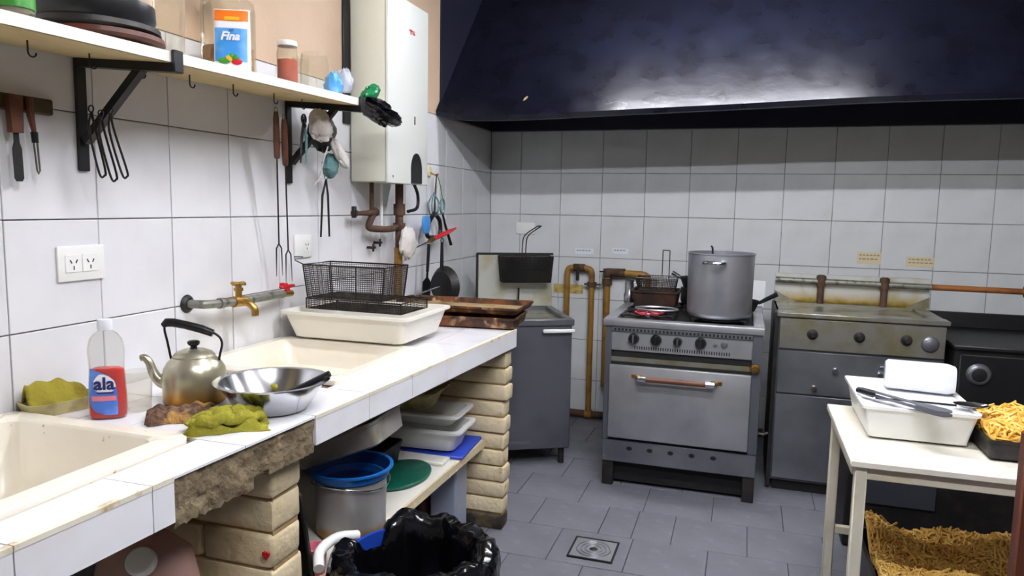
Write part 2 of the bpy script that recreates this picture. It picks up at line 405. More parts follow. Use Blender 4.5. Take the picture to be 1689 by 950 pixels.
# floor tiles in running bond
FX, FY, FW, FH = .892, 2.462, .336, .326
for r in range(-5, 5):
    y0 = FY+r*FH; y1 = min(y0+FH, YB)
    off = 0 if r % 2 else .5
    for k in range(-3, 9):
        x0 = FX+(k+off)*FW; x1 = x0+FW
        if x1 < .3 or x0 > 3.6: continue
        cuts = [x0, x1]
        if r == -1 and k == 1: cuts = [x0, x0+.46*FW, x1]
        for q in range(len(cuts)-1):
            inst('floor_tile', tm(cuts[q+1]-cuts[q], y1-y0, .006, 'z', 'floor_tile'), floor, (cuts[q], y0, RND.uniform(-.0006, .0004)))

# lamps on the ceiling
for i, (y, x, ln, k) in enumerate(TUBES):
    place = ('over the front of the hood', 'over the middle of the room', 'over the near end of the room')[i]
    t = thing('fluorescent_lamp', 'white fluorescent ceiling batten '+place, 'lamp', (x, y, ZC), 0, 'ceiling lamps')
    part('housing', G().box(x-ln/2-.05, x+ln/2+.05, y-.04, y+.04, TUBE_Z+.03, ZC, .005), 'white', t)
    m = M['lamp']
    if k != 1.0:
        m = M['lamp'].copy(); m.node_tree.nodes['Principled BSDF'].inputs['Emission Strength'].default_value = TUBE_POWER*k
    part('tube', G().cyl((x-ln/2, y, TUBE_Z), (x+ln/2, y, TUBE_Z), .016, 12), m, t)
    part('socket', G().box(x-ln/2-.03, x-ln/2, y-.02, y+.02, TUBE_Z-.02, TUBE_Z+.035, .003), 'white', t)
    part('socket', G().box(x+ln/2, x+ln/2+.03, y-.02, y+.02, TUBE_Z-.02, TUBE_Z+.035, .003), 'white', t)

# ------------------------------------------------------------------ extractor hood
t = thing('extractor_hood', 'huge navy blue sloping extractor hood over the cooking line', 'extractor hood', (1.9, 3.5, 2.04))
edge = [(0.003, 3.0, 2.066), (.1, 3.02, 2.048), (.25, 3.03, 2.036), (.6, 3.03, 2.036), (1.2, 3.02, 2.052), (1.75, 3.02, 2.066), (2.4, 3.02, 2.085), (3.1, 3.02, 2.09), (3.95, 3.02, 2.09)]
E_ = cat(edge, 6)
def hood_pt(u, v):
    p = E_[min(int(u*(len(E_)-1)+.5), len(E_)-1)]
    if v < .12: return Vector((p.x, p.y+.012*(1-v/.12), p.z+.0+v/.12*.028))
    q = (v-.12)/.88; return Vector((p.x, p.y+q*.80, p.z+.028+q*(2.985-p.z-.028)))
g = G().grid(hood_pt, len(E_)-1, 26)
part('front_panel', g, 'navy', t)
g = G()
for i in range(len(E_)-1):
    a, b = E_[i], E_[i+1]
    g.hexa([(a.x, a.y+.012, a.z-.001), (b.x, b.y+.012, b.z-.001), (b.x, b.y+.05, b.z-.001), (a.x, a.y+.05, a.z-.001), (a.x, a.y+.014, a.z+.02), (b.x, b.y+.014, b.z+.02), (b.x, b.y+.05, b.z+.02), (a.x, a.y+.05, a.z+.02)])
part('bottom_lip', g, 'navy_dark', t)
part('back_panel', G().box(.004, 3.95, YB-.03, YB-.012, 2.072, 2.98), 'navy_dark', t)
part('inner_panel', G().box(.002, .012, 3.06, YB-.032, 2.074, 2.97), 'navy_dark', t)
part('side_panel', G().prism([(3.06, 2.09), (YB-.03, 2.09), (YB-.03, 2.98), (3.86, 2.98)], 3.93, 3.95, 'x'), 'navy', t)
for x, y, z, a in ((.535, 3.118, 2.165, .5), (.30, 3.052, 2.062, 0), (.42, 3.052, 2.062, 0), (1.95, 3.22, 2.28, 0)):
    k = 1 if a else .4
    part('paint_chip', G().lathe([(0, .004), (.012*k, .003), (.014*k, 0)], (0, 0, 0), 10, axis='y', sx=.55 if a else 1, sy=1.6 if a else 1).move(T(x, y-.012, z) @ Matrix.Rotation(-.7, 4, 'X') @ Matrix.Rotation(a, 4, 'Y') @ Matrix.Scale(-1, 4, (0, 1, 0))), 'ink', t)
g = G()
for (x, y, z) in [(1.30, 3.10, 2.19), (1.75, 3.2, 2.30), (2.2, 3.12, 2.2), (.55, 3.06, 2.1), (.45, 3.06, 2.1), (2.7, 3.3, 2.45)]:
    g.lathe([(.0, .006), (.006, .004), (.008, 0)], (x, y-.02, z), 8, axis='y')

# ------------------------------------------------------------------ tiled counter, sinks, pillars
CT = .955
def cfront(y): return .705+.055*y
Y0, Y1 = -.55, 2.10
t = thing('tiled_counter', 'long white tiled masonry worktop along the left wall with a chipped bare front edge', 'counter', (.35, .8, .83))
counter = t
def strip(g, ya, yb, xa, xb, za, zb):
    g.hexa([(xa(ya), ya, za), (xb(ya), ya, za), (xb(yb), yb, za), (xa(yb), yb, za), (xa(ya), ya, zb), (xb(ya), ya, zb), (xb(yb), yb, zb), (xa(yb), yb, zb)]); return g
c0 = lambda v: (lambda y: v)
cf = lambda d: (lambda y: cfront(y)-d)
S1 = (.03, .548, -.40, .258); S2 = (.03, .60, .875, 1.43)       # sink openings x0 x1 y0 y1
g = G()
for (ya, yb, xa, xb) in [(Y0, Y1, c0(.605), cf(.012)), (Y0, S1[2], c0(.002), c0(.605)), (S1[3], S2[2], c0(.002), c0(.605)), (S2[3], Y1, c0(.002), c0(.605)),
                         (S1[2], S1[3], c0(.002), c0(S1[0])), (S1[2], S1[3], c0(S1[1]), c0(.605)), (S2[2], S2[3], c0(.002), c0(S2[0])), (S2[2], S2[3], c0(S2[1]), c0(.605))]:
    strip(g, ya, yb, xa, xb, .862, CT-.006)
part('slab', g, 'concrete', t, smooth=False, label='bare brown mortar slab under the tiles')
yt = [-.54, -.27, .011, .281, .551, .821, 1.091, 1.361, 1.631, 1.901, 2.10]
jo = .0015
for i in range(len(yt)-1):
    a, b = yt[i]+jo, yt[i+1]-jo
    xi = .58 if b < .3 else (.35 if b < .85 else .602)
    g = G(); strip(g, a, b, c0(xi+jo), cf(.001), CT-.006, CT); part('top_tile', g, 'counter', t, smooth=False)
    if a > .25 and b < .85 or a > 1.36:
        x1 = xi; x0 = .005
        lo_ = x0
        if a > 1.36 and a < 1.43: a2 = 1.432
        else: a2 = a
        n = 2
        for q in range(n):
            g = G(); strip(g, a2, b, c0(x0+(x1-x0)*q/n+jo), c0(x0+(x1-x0)*(q+1)/n-jo), CT-.006, CT); part('top_tile', g, 'counter', t, smooth=False)
rf = random.Random(3)
def front_tile(a, b, zb):
    g = G(); strip(g, a+jo, b-jo, cf(.011), cf(0), zb, CT-.001); part('front_tile', g, 'counter', t, smooth=False)
for i in range(len(yt)-1):
    a, b = yt[i], yt[i+1]
    if abs(a-.011) < .01: front_tile(a, .068, .856)
    elif a > .2 and b < .56: continue
    else: front_tile(a, b, .856 if b < .1 else .872)
M['edge'] = mat('yellowed_edge_grout', '#e9e2cf', .6, c2='#b49a68', sc=22, lo=.58, hi=.74, c3='#4a3a28', sc3=35, lo3=.72, hi3=.78)
for i in range(len(yt)-1):
    a, b = yt[i], yt[i+1]
    if a > .2 and b < .56: continue
    if abs(a-.011) < .01: b = .068
    g = G(); strip(g, a+.001, b-.001, cf(.014), cf(-.0008), CT-.010, CT+.0008); part('edge_strip', g, 'edge', t, smooth=False)
def rough(u, v):     # lumpy mortar face where tiles have come off
    y = .07+.478*u; z = CT-.004-.112*v
    bite = .022 if (v > .75 and .52 < u < .62) else 0
    return Vector((cfront(y)-.006+rf.uniform(-.005, .004)-bite, y, z+(rf.uniform(-.006, .006) if v > .9 else 0)+(.035 if v > .9 and u > .55 else 0)))
part('broken_edge', G().grid(rough, 40, 8), 'concrete', t, label='bare broken mortar where front tiles are missing')

def sink(name, label, x0, x1, y0, y1, zr, rw, depth, seed):
    s = thing(name, label, 'sink', ((x0+x1)/2, (y0+y1)/2, zr-depth))
    def ring(e, z, r):      # rounded rectangle
        pts = []
        for (cx, cy, a0) in ((x1-e-r, y1-e-r, 0), (x0+e+r, y1-e-r, 90), (x0+e+r, y0+e+r, 180), (x1-e-r, y0+e+r, 270)):
            for k in range(6):
                a = math.radians(a0+90*k/5); pts.append(Vector((cx+r*math.cos(a), cy+r*math.sin(a), z)))
        return pts
    rings = [ring(.0, CT-.002, .03), ring(0, zr-.006, .03), ring(.006, zr, .03), ring(rw-.008, zr, .03), ring(rw, zr-.008, .035), ring(rw+.02, zr-depth*.8, .05), ring(rw+.05, zr-depth, .06)]
    n = len(rings[0]); g = G(); vs = [p for r in rings for p in r]; fs = []
    for i in range(len(rings)-1):
        for k in range(n): fs.append((i*n+k, i*n+(k+1) % n, (i+1)*n+(k+1) % n, (i+1)*n+k))
    fs.append([(len(rings)-1)*n+k for k in range(n)]); g.add(vs, fs)
    part('basin', g, 'porcelain', s)
    part('drain', G().lathe([(.0, .004), (.02, .004), (.026, .002), (.028, 0)], ((x0+x1)/2, (y0+y1)/2, zr-depth+.001), 16), 'steel_dark', s)
    return s
sink('kitchen_sink', 'cream enamel sink at the near end of the worktop, speckled with food bits', .004, .578, -.42, .268, .972, .055, .19, 1)
sink('kitchen_sink', 'cream enamel sink under the wall tap, partly covered by the white tub', .006, .622, .86, 1.445, .975, .05, .122, 2)

def pillar(name, label, x0, x1, y0, y1, z1, courses, seed, dirty=1, blen=.2):
    p = thing(name, label, 'pillar', ((x0+x1)/2, (y0+y1)/2, 0)); r = random.Random(seed); h = z1/courses
    part('mortar', G().box(x0+.02, x1-.014, y0+.012, y1-.012, 0, z1-.002), 'mortar', p, smooth=False)
    for c in range(courses):
        e = x1; first = True
        while e > x0+.03:
            ln = blen if (c % 2 or not first) else blen*.55
            a = max(x0, e-ln); first = False; j = r.uniform(-.006, .006)
            g = G().box(a+.003, e-.003+1.8*j*(e == x1), y0+r.uniform(-.004, .004), y1+r.uniform(-.004, .004), c*h+.003, (c+1)*h-.003, .012, 2).jitter(.0016, r.randint(0, 999))
            part('brick', g, 'brick_dirty' if c < dirty else 'brick', p); e = a
    return p
p1 = pillar('brick_pillar', 'near cream brick pillar with a small red heart mark, under the chipped worktop edge', .28, .70, .412, .545, .858, 9, 5, 0, .42)
heart = []
for k in range(24):
    a = 2*PI*k/24; heart.append((16*math.sin(a)**3/16, (13*math.cos(a)-5*math.cos(2*a)-2*math.cos(3*a)-math.cos(4*a))/16))
part('heart_mark', G().prism([(.676+x*.011, .617+z*.013) for x, z in heart], .4035, .409, 'y'), 'red', p1, label='small red heart')
pillar('brick_pillar', 'far cream brick pillar, sooty at its foot, holding the end of the worktop', .12, .803, 2.005, 2.10, .860, 11, 8, 1, .75)
pp = pillar('brick_pillar', 'short cream brick stub under the middle of the lower shelf', .28, .365, 1.80, 1.90, .405, 5, 12, 0, .14)

# lower shelves
t = thing('lower_shelf', 'white painted board shelf under the worktop between the two pillars', 'shelf', (.4, 1.25, .40))
g = G(); strip(g, .56, 1.99, c0(.03), lambda y: .675+.01*y, .408, .438); part('board', g, 'white_board', t, smooth=False)
g = G(); strip(g, .56, 1.99, lambda y: .676+.01*y, lambda y: .686+.01*y, .404, .4385); part('front_edge', g, 'wood_pale' if False else 'brick', t, smooth=False, label='yellowed bare front edge')
t = thing('lower_shelf', 'dim board shelf under the near sink left of the first pillar', 'shelf', (.35, -.1, .40))
part('board', G().box(.03, .68, -.5, .40, .408, .438), 'white_board', t, smooth=False)

# ------------------------------------------------------------------ wall shelf with hooks and brackets
def sbot(x, y): return 1.919-.085*x+.02*(y-.3)
STK = .028
def stop(x, y): return sbot(x, y)+STK
t = thing('wall_shelf', 'long white wall shelf loaded with jars above the worktop', 'shelf', (.17, .6, 1.90))
ya, yb = -.5, 1.53; xw = .34
vs = [(0.002, ya), (xw, ya), (xw, yb), (0.002, yb)]
part('board', G().hexa([(x, y, sbot(x, y)) for x, y in vs]+[(x, y, stop(x, y)) for x, y in vs]), 'white_board', t, smooth=False)
vs = [(0.003, ya), (xw-.003, ya), (xw-.003, yb-.002), (0.003, yb-.002)]
part('underside', G().hexa([(x, y, sbot(x, y)-.002) for x, y in vs]+[(x, y, sbot(x, y)+.001) for x, y in vs]), 'raw_board', t, smooth=False, label='unpainted yellowish underside')
for y in (.228, .40, .564, .759, .959, 1.179, 1.353):
    z = sbot(.17, y); k = 1.0
    pts = [(.17, y, z+.004), (.17, y, z-.022)]+[(.17, y+.011-.011*math.cos(a)+.0, z-.028-.011*math.sin(a)) for a in [PI*q/6 for q in range(0, 7)]]
    part('hook', G().tube(pts, .0022, 6), 'wire_dark', t)
for i, (y, ln) in enumerate(((.515, .305), (1.745, .30))):
    nm = ('black angle bracket under the near half of the wall shelf', 'black angle bracket at the far end of the wall shelf by the heater')[i]
    yy = y if i == 0 else 1.50
    b = thing('shelf_bracket', nm, 'bracket', (.0, yy, 1.60), 0, 'wall shelf brackets')
    hw = .017
    part('wall_bar', G().box(0.001, .012, yy-hw, yy+hw, 1.607, sbot(0, yy)-.001, .002), 'black', b)
    part('shelf_bar', G().hexa([(.012, yy-hw, sbot(0, yy)-.026), (.345, yy-hw, sbot(.345, yy)-.026), (.345, yy+hw, sbot(.345, yy)-.026), (.012, yy+hw, sbot(0, yy)-.026), (.012, yy-hw, sbot(0, yy)-.0005), (.345, yy-hw, sbot(.345, yy)-.0005), (.345, yy+hw, sbot(.345, yy)-.0005), (.012, yy+hw, sbot(0, yy)-.0005)]), 'black', b, smooth=False)
    part('end_lip', G().box(.3415, .353, yy-hw, yy+hw, sbot(.34, yy)-.026, stop(.34, yy)+.004, .002), 'black', b)
    a = Vector((.02, yy, 1.69)); c = Vector((.225, yy, sbot(.225, yy)-.02)); d = (c-a).normalized(); nn = Vector((-d.z, 0, d.x))*.011
    vs = [a-nn, a+nn, c+nn, c-nn]
    part('brace', G().hexa([v+Vector((0, -.012, 0)) for v in vs]+[v+Vector((0, .012, 0)) for v in vs]), 'black', b, smooth=False)

# things on the wall shelf
def at_shelf(x, y): return stop(x, y)+.001
# three dark trays stacked
zb = at_shelf(.19, .42)
for k, (r, h, mm, lb, dx, dy) in enumerate([(.150, .018, 'wood', 'dark brown round board, lowest of the stack on the wall shelf', 0, .01), (.150, .020, 'black_iron', 'dark round pan lid in the middle of the stack on the wall shelf', .0, -.003), (.146, .055, 'black_plastic', 'black round pan on top of the stack on the wall shelf', -.003, -.012)]):
    g = G().lathe([(0, 0), (r*.93, 0), (r, h*.35), (r*.99, h), (r*.93, h), (r*.91, h*.7), (0, h*.55)], (.185+dx, .42+dy, zb), 40); zb += h+.0015 if k < 2 else 0
    single(('round_board', 'pan_lid', 'round_pan')[k], g, ('wood', 'black_iron', 'black_plastic')[k], lb, ('board', 'lid', 'pan')[k], 'round pans and lids on the wall shelf')
def jar(name, label, x, y, r, h, lid=None, fill=None, fh=.5, neck=.8, group='jars and glasses on the wall shelf', cat_='jar', glass='glass'):
    z = at_shelf(x, y); o = thing(name, label, cat_, (x, y, z), 0, group)
    if lid or neck < 1: prof = [(0, 0.001), (r*.9, .001), (r, r*.15), (r, h*.72), (r*.95, h*.80), (r*neck, h*.88), (r*neck, h)]
    else: prof = [(0, .001), (r*.8, .001), (r*.86, .006), (r, h*.98), (r*.99, h)]
    part('glass_body', G().lathe(prof, (x, y, z), 28), glass, o)
    part('glass_base', G().lathe([(0, .003), (r*.86, .003), (r*.9, .007), (r*.8, .011), (0, .011)], (x, y, z), 24), 'glass', o)
    if fill: part('contents', G().lathe([(0, .012), (r*.93, .012), (r*.93, h*fh), (r*.5, h*fh+.004), (0, h*fh+.002)], (x, y, z), 24), fill, o)
    if lid: part('lid', G().lathe([(r*neck*1.05, h*.90), (r*neck*1.08, h*.91), (r*neck*1.08, h*1.0), (r*neck*1.0, h*1.02), (0, h*1.02)], (x, y, z), 28), lid, o)
    return o
jar('glass_jar', 'small glass jar of green herbs at the near end of the wall shelf', .30, .10, .04, .10, None, 'green', .5, 1.0)
jar('glass_vase', 'tall empty clear glass beside the stack of pans on the wall shelf', .19, .66, .047, .27, None, None, .5, 1.0)
jar('glass_jar', 'big glass jar of brown grain behind the blue packet', .115, 1.01, .088, .30, 'dish', 'peanut', .30, .62)
jar('spice_jar', 'small glass jar of red paprika with a white lid', .225, 1.185, .037, .15, 'white', 'paprika', .58, .88)
jar('drinking_glass', 'narrow clear glass right of the paprika jar', .215, 1.285, .030, .115, None, None, .5, 1.0, cat_='glass')
jar('glass_jar', 'empty wide glass jar at the far end of the wall shelf', .19, 1.41, .055, .15, None, None, .5, .9)

# blue and white packet
rzp = math.radians(26)
t = thing('food_packet', 'white and blue printed packet with an orange top on the wall shelf', 'packet', (.215, .905, at_shelf(.215, .905)), rzp)
def pk(u, v):
    a = 2*PI*u; z = .195*v; th = .028*(1-.75*v**3); ca, sa = math.cos(a), math.sin(a)
    q = (abs(ca)**4+abs(sa)**4)**-.25
    return Vector((.055*ca*q, th*sa*q, z))
part('pouch', G().grid(pk, 32, 12, True).box(-.055, .055, -.004, .004, .185, .197, .002), 'label_white', t, world=False)
def front(x0, x1, z0, z1, off, n=8, poly=None):
    g = G(); 
    def fn(u, v):
        x = x0+(x1-x0)*u; z = z0+(z1-z0)*v; vv = z/.195; th = .028*(1-.75*vv**3); xx = min(abs(x)/.055, .999)
        return Vector((x, -th*(1-xx**4)**.25-off, z))
    return g.grid(fn, n, 6)
part('blue_panel', front(-.05, .05, .03, .135, .0012), 'cardblue', t, world=False)
part('orange_top', front(-.052, .052, .158, .193, .0012), 'orange', t, world=False)
part('yellow_flash', front(-.02, .026, .161, .172, .002), 'yellow', t, world=False)
for x, z, mm, sx in ((-.02, .032, 'green', .02), (-.004, .040, 'yellow', .012), (.018, .030, 'red', .017), (.012, .042, 'green', .014), (.002, .047, 'green', .007)):
    s0 = G().lathe([(0, .004), (.6, .003), (1, 0)], (0, 0, 0), 14, axis='y'); s0.v = [Vector((v.x*sx, -v.y*.4, v.z*.010)) for v in s0.v]; s0.move(T(x, -.0298, z))
    part('vegetable_print', s0, mm, t, world=False)
text('lettering', 'Fina', .036, 'label_white', t, T(-.002, -.0295, .108) @ FACE_MY, shear=.3, bold=.0012)
text('lettering', 'sal', .014, 'navy_print', t, T(.002, -.0282, .128) @ FACE_MY, shear=.2)

# crumpled film bags at the far end of the shelf
def crumple(c, sx, sy, sz, seed, n=18, amp=.35, mtx=None, flat=0.):
    r = random.Random(seed); ph = [(r.uniform(0, 6), r.randint(2, 6), r.randint(1, 5), r.uniform(.3, 1)) for _ in range(7)]
    def fn(u, v):
        a = 2*PI*u; b = PI*(v-.5)
        d = 1+amp*sum(k*math.sin(m*a+p+2*math.sin(q*b))*math.cos(q*b) for p, m, q, k in ph)/3.2
        d += r.uniform(-.05, .05)*(0 < v < 1)
        p_ = Vector((sx*d*math.cos(b)*math.cos(a), sy*d*math.cos(b)*math.sin(a), sz*d*math.sin(b)))
        if flat: p_.z = max(p_.z, -sz*flat)
        return p_
    g = G().grid(fn, n*2, n, True)
    if mtx: g.move(mtx)
    return g.move(T(*c))
z = at_shelf(.24, 1.5)
t = thing('film_bag', 'crumpled light blue and clear film bag at the far end of the wall shelf', 'bag', (.24, 1.48, z))
part('blue_film', crumple((.235, 1.475, z+.040), .035, .032, .05, 4, 12, .3, None, .8), 'blue_film', t)
part('clear_film', crumple((.26, 1.515, z+.058), .035, .03, .05, 6, 12, .4, None, .8), 'film', t)
t = thing('plastic_bag', 'shiny black plastic bag hanging off the far end of the wall shelf', 'bag', (.31, 1.66, 1.88))
part('film', crumple((.315, 1.715, 1.915), .05, .15, .042, 9, 20, .35, rot('X', -.18)), 'black_bag', t)
single('green_pouch', crumple((.30, 1.655, 1.985), .03, .065, .030, 14, 14, .3, rot('X', .5)), 'green_bag', 'shiny green plastic pouch lying on the black bag', 'pouch')

# ------------------------------------------------------------------ wall tools left
t = thing('tool_rail', 'short dark wooden rail on the left wall for knives', 'rail', (.01, .24, 1.75))
part('rail', G().box(.001, .02, .05, .417, 1.75, 1.792, .004), 'wood_pale', t)
def flat_tool(name, label, cat_, x, y, ztop, hl, hw, bl, bw0, bw1, lean=0.0, hm='wood_handle', bm_='steel_dark', group=None, hthick=.009):
    o = thing(name, label, cat_, (x, y, ztop), 0, group)
    g = G().hexa([(x-hthick, y-hw*.8, ztop-hl), (x+hthick, y-hw*.8, ztop-hl), (x+hthick, y+hw*.8, ztop-hl), (x-hthick, y+hw*.8, ztop-hl), (x-hthick, y-hw, ztop), (x+hthick, y-hw, ztop), (x+hthick, y+hw, ztop), (x-hthick, y+hw, ztop)])
    part('handle', g.move(rot('X', lean, (x, y, ztop))), hm, o, smooth=False)
    z = ztop-hl
    poly = [(y-bw0, z+.004), (y+bw0, z+.004), (y+bw0, z-bl*.2), (y+bw1, z-bl*.35), (y+bw1, z-bl), (y+bw1*.6, z-bl-.008), (y-bw1*.6, z-bl-.008), (y-bw1, z-bl), (y-bw1, z-bl*.35), (y-bw0, z-bl*.2)]
    part('blade', G().prism(poly, x-.0015, x+.0015, 'x').move(rot('X', lean, (x, y, ztop))), bm_, o, smooth=False)
    return o
flat_tool('spatula', 'scraper with brown wooden handle and black blade on the rail', 'spatula', .032, .293, 1.788, .095, .019, .115, .007, .0125, .02, 'wood_handle', 'black_iron')
o = thing('peeler', 'thin peeler with brown handle hanging beside the black scraper', 'peeler', (.032, .345, 1.78))
part('handle', G().tube([(.032, .335, 1.785), (.032, .338, 1.74), (.032, .345, 1.70)], [.010, .009, .006], 8), 'wood_handle', o)
part('collar', G().tube([(.032, .345, 1.70), (.032, .347, 1.672)], [.009, .008], 8), 'black_plastic', o)
part('blade', G().tube([(.032, .342, 1.68), (.032, .348, 1.60), (.032, .352, 1.592), (.032, .356, 1.60), (.032, .352, 1.68)], .0025, 6), 'wire', o)
for k, (y, z0, ln, tl) in enumerate(((.462, 1.765, .165, .10), (.482, 1.755, .165, .16), (.502, 1.765, .165, .22))):
    x = .10+.012*k
    o = thing('wire_tongs', ('left of the three bent wire tongs on the near shelf bracket', 'middle of the three bent wire tongs on the near shelf bracket', 'right of the three bent wire tongs on the near shelf bracket')[k], 'tongs', (x, y, z0), 0, 'wire tongs on the near bracket')
    pts = cat([(x, y, z0), (x, y-.012+.1*tl*.3, z0-.05), (x, y+.005+tl*.12, z0-ln), (x, y+.022+tl*.12, z0-ln-.006), (x, y+.027+tl*.1, z0-ln+.012), (x, y+.012, z0-.05), (x, y, z0)], 5)
    part('loop', G().tube(pts, .0032, 6), 'wire_dark', o)
    part('ring', G().tube([(x+.009*math.cos(a), y, z0+.008+.009*math.sin(a)) for a in [2*PI*q/12 for q in range(12)]], .002, 5, True), 'wire_dark', o)

# outlets
def outlet(name, label, y0, y1, z0, z1, socks):
    o = thing(name, label, 'wall socket', (.0, (y0+y1)/2, z0))
    part('plate', G().box(.0005, .009, y0, y1, z0, z1, .003, 2), 'white', o)
    h = (z1-z0)
    for k in range(socks):
        ya = y0+(y1-y0)*(.14+.36*k+(.36 if socks == 1 else 0)); yb = ya+(y1-y0)*.34
        s = part('socket', G().box(.009, .0115, ya, yb, z0+h*.25, z1-h*.25, .001), 'white', o)
        cy, cz = (ya+yb)/2, (z0+z1)/2
        for dy, dz, a in ((-.009, .006, .5), (.009, .006, -.5), (0, -.012, 0)):
            part('slot', G().box(.0116, .0122, cy+dy-.0016, cy+dy+.0016, cz+dz-.0055, cz+dz+.0055).move(rot('X', a, (.012, cy+dy, cz+dz))), 'gas_dark', s)
    return o
outlet('wall_outlet', 'white double socket plate on the left wall above the near sink', .414, .568, 1.295, 1.395, 2)
outlet('wall_outlet', 'white socket plate on the left wall behind the long forks', 1.53, 1.655, 1.292, 1.392, 1)

# long forks
for k, (y, x, dy, ztop) in enumerate(((1.196, .165, .13, 1.87), (1.215, .185, .145, 1.845))):
    o = thing('long_fork', ('left of two long two-pronged forks with wooden handles under the wall shelf', 'right of two long two-pronged forks with wooden handles under the wall shelf')[k], 'fork', (x, y, ztop), 0, 'long forks under the wall shelf')
    P = lambda s_: Vector((x-.09*s_, y+dy*s_, ztop-.62*s_))
    part('ring', G().tube([P(0)+Vector((0, .009*math.cos(a), .009*math.sin(a)-.006)) for a in [2*PI*q/12 for q in range(12)]], .0018, 5, True), 'wire', o)
    part('handle', G().tube([P(.02), P(.06), P(.2), P(.28), P(.29)], [.008, .011, .0125, .011, .008], 10), 'wood_handle', o)
    part('shaft', G().tube([P(.28), P(.82)], .003, 6), 'wire_dark', o)
    pr_ = G()
    for sgn in (-1, 1):
        pr_.tube([P(.81), P(.84)+Vector((0, sgn*.016, 0)), P(1.02)+Vector((0, sgn*.020, 0))], [.003, .003, .0012], 6)
    part('prongs', pr_, 'wire_dark', o)

# dark scissors
o = thing('kitchen_tongs', 'dark green and black tongs hanging on the last shelf hook', 'tongs', (.165, 1.36, 1.66))
for sgn in (-1, 1):
    part('arm', G().tube([(.165, 1.372-sgn*.002, 1.86), (.165, 1.372+sgn*.014, 1.78), (.165, 1.366+sgn*.020, 1.68)], [.004, .006, .003], 6), 'teal' if sgn > 0 else 'black_plastic', o)
part('pivot', G().lathe([(0, .004), (.007, .004), (.008, 0)], (.168, 1.372, 1.825), 10, axis='x'), 'black_iron', o)
part('grip', G().tube([(.165, 1.372+.014*math.cos(a), 1.85+.018*math.sin(a)) for a in [2*PI*q/14 for q in range(14)]], .0035, 6, True), 'black_plastic', o)

# white cloth bag with cord hanging at shelf end
t = thing('cloth_bag', 'off-white cloth bundle with a hanging cord below the far end of the wall shelf', 'cloth', (.17, 1.5, 1.76))
part('bundle', crumple((.175, 1.475, 1.835), .04, .07, .06, 21, 16, .3, rot('X', -.5)), 'cloth_white', t)
part('tail', crumple((.16, 1.645, 1.735), .022, .085, .026, 23, 14, .3, rot('X', -.72)), 'cloth_white', t)
part('cord', G().tube(cat([(.16, 1.55, 1.76), (.15, 1.53, 1.70), (.14, 1.515, 1.63), (.13, 1.49, 1.60)], 5), .003, 6), 'cloth_white', t)
single('rubber_glove', crumple((.12, 1.63, 1.685), .03, .045, .05, 31, 14, .25), 'teal', 'grey teal rubber glove bunched behind the cloth bundle', 'glove')
single('black_cloth', crumple((.10, 1.60, 1.83), .03, .09, .085, 35, 16, .25), 'black_plastic', 'dark rag hanging behind the cloth bundle', 'rag')
o = thing('kitchen_tongs', 'steel tongs hanging by a loop left of the heater', 'tongs', (.07, 1.69, 1.38))
for sgn in (-1, 1):
    part('arm', G().tube([(.08, 1.66, 1.63), (.07, 1.668+sgn*.022, 1.56), (.06, 1.68+sgn*.034, 1.38)], [.004, .005, .004], 6), 'wire_dark', o)
part('loop', G().tube([(.08, 1.66+.012*math.cos(a), 1.642+.014*math.sin(a)) for a in [2*PI*q/12 for q in range(12)]], .0022, 5, True), 'wire', o)

# ------------------------------------------------------------------ water heater
t = thing('water_heater', 'tall cream gas water heater on the left wall beside the hood', 'water heater', (.1, 2.2, 1.63))
part('casing', G().box(.012, .196, 1.985, 2.425, 1.632, 2.50, .008, 2), 'heater', t)
part('front_cover', G().box(.196, .212, 1.982, 2.428, 1.628, 2.505, .006, 2), 'heater_front', t)
def oval(y, z, sy, sz, x, th, n=24):
    return G().prism([(y+sy*math.cos(2*PI*k/n), z+sz*math.sin(2*PI*k/n)) for k in range(n)], x, x+th, 'x')
pts = [(2.285-.06, 1.634), (2.285+.062, 1.634)]+[(2.285+.062*math.cos(a), 1.70+.085*math.sin(a)) for a in [PI*q/14 for q in range(15)]]
part('control_panel', G().prism(pts, .212, .216, 'x'), 'black_plastic', t)
part('slot', G().box(.212, .2145, 2.262, 2.270, 1.925, 1.965), 'gas_dark', t)
part('black_wall_strip', G().box(.001, .012, 1.93, 1.987, 1.90, 2.6, .002), 'black', t)  # thin black strip on the wall along the casing's near side
for dy, dz, w_, h_ in ((0, 0, .03, .008), (.012, -.008, .008, .022), (.04, -.012, .022, .006), (.034, -.004, .006, .016), (.048, -.004, .006, .016)):
    part('red_mark', G().box(.212, .2135, 2.205+dy, 2.205+dy+w_, 2.372+dz-h_/2, 2.372+dz+h_/2), 'red', t)
part('screw', G().lathe([(0, .003), (.006, .002), (.007, 0)], (.212, 2.03, 1.66), 8, axis='x'), 'galv', t)

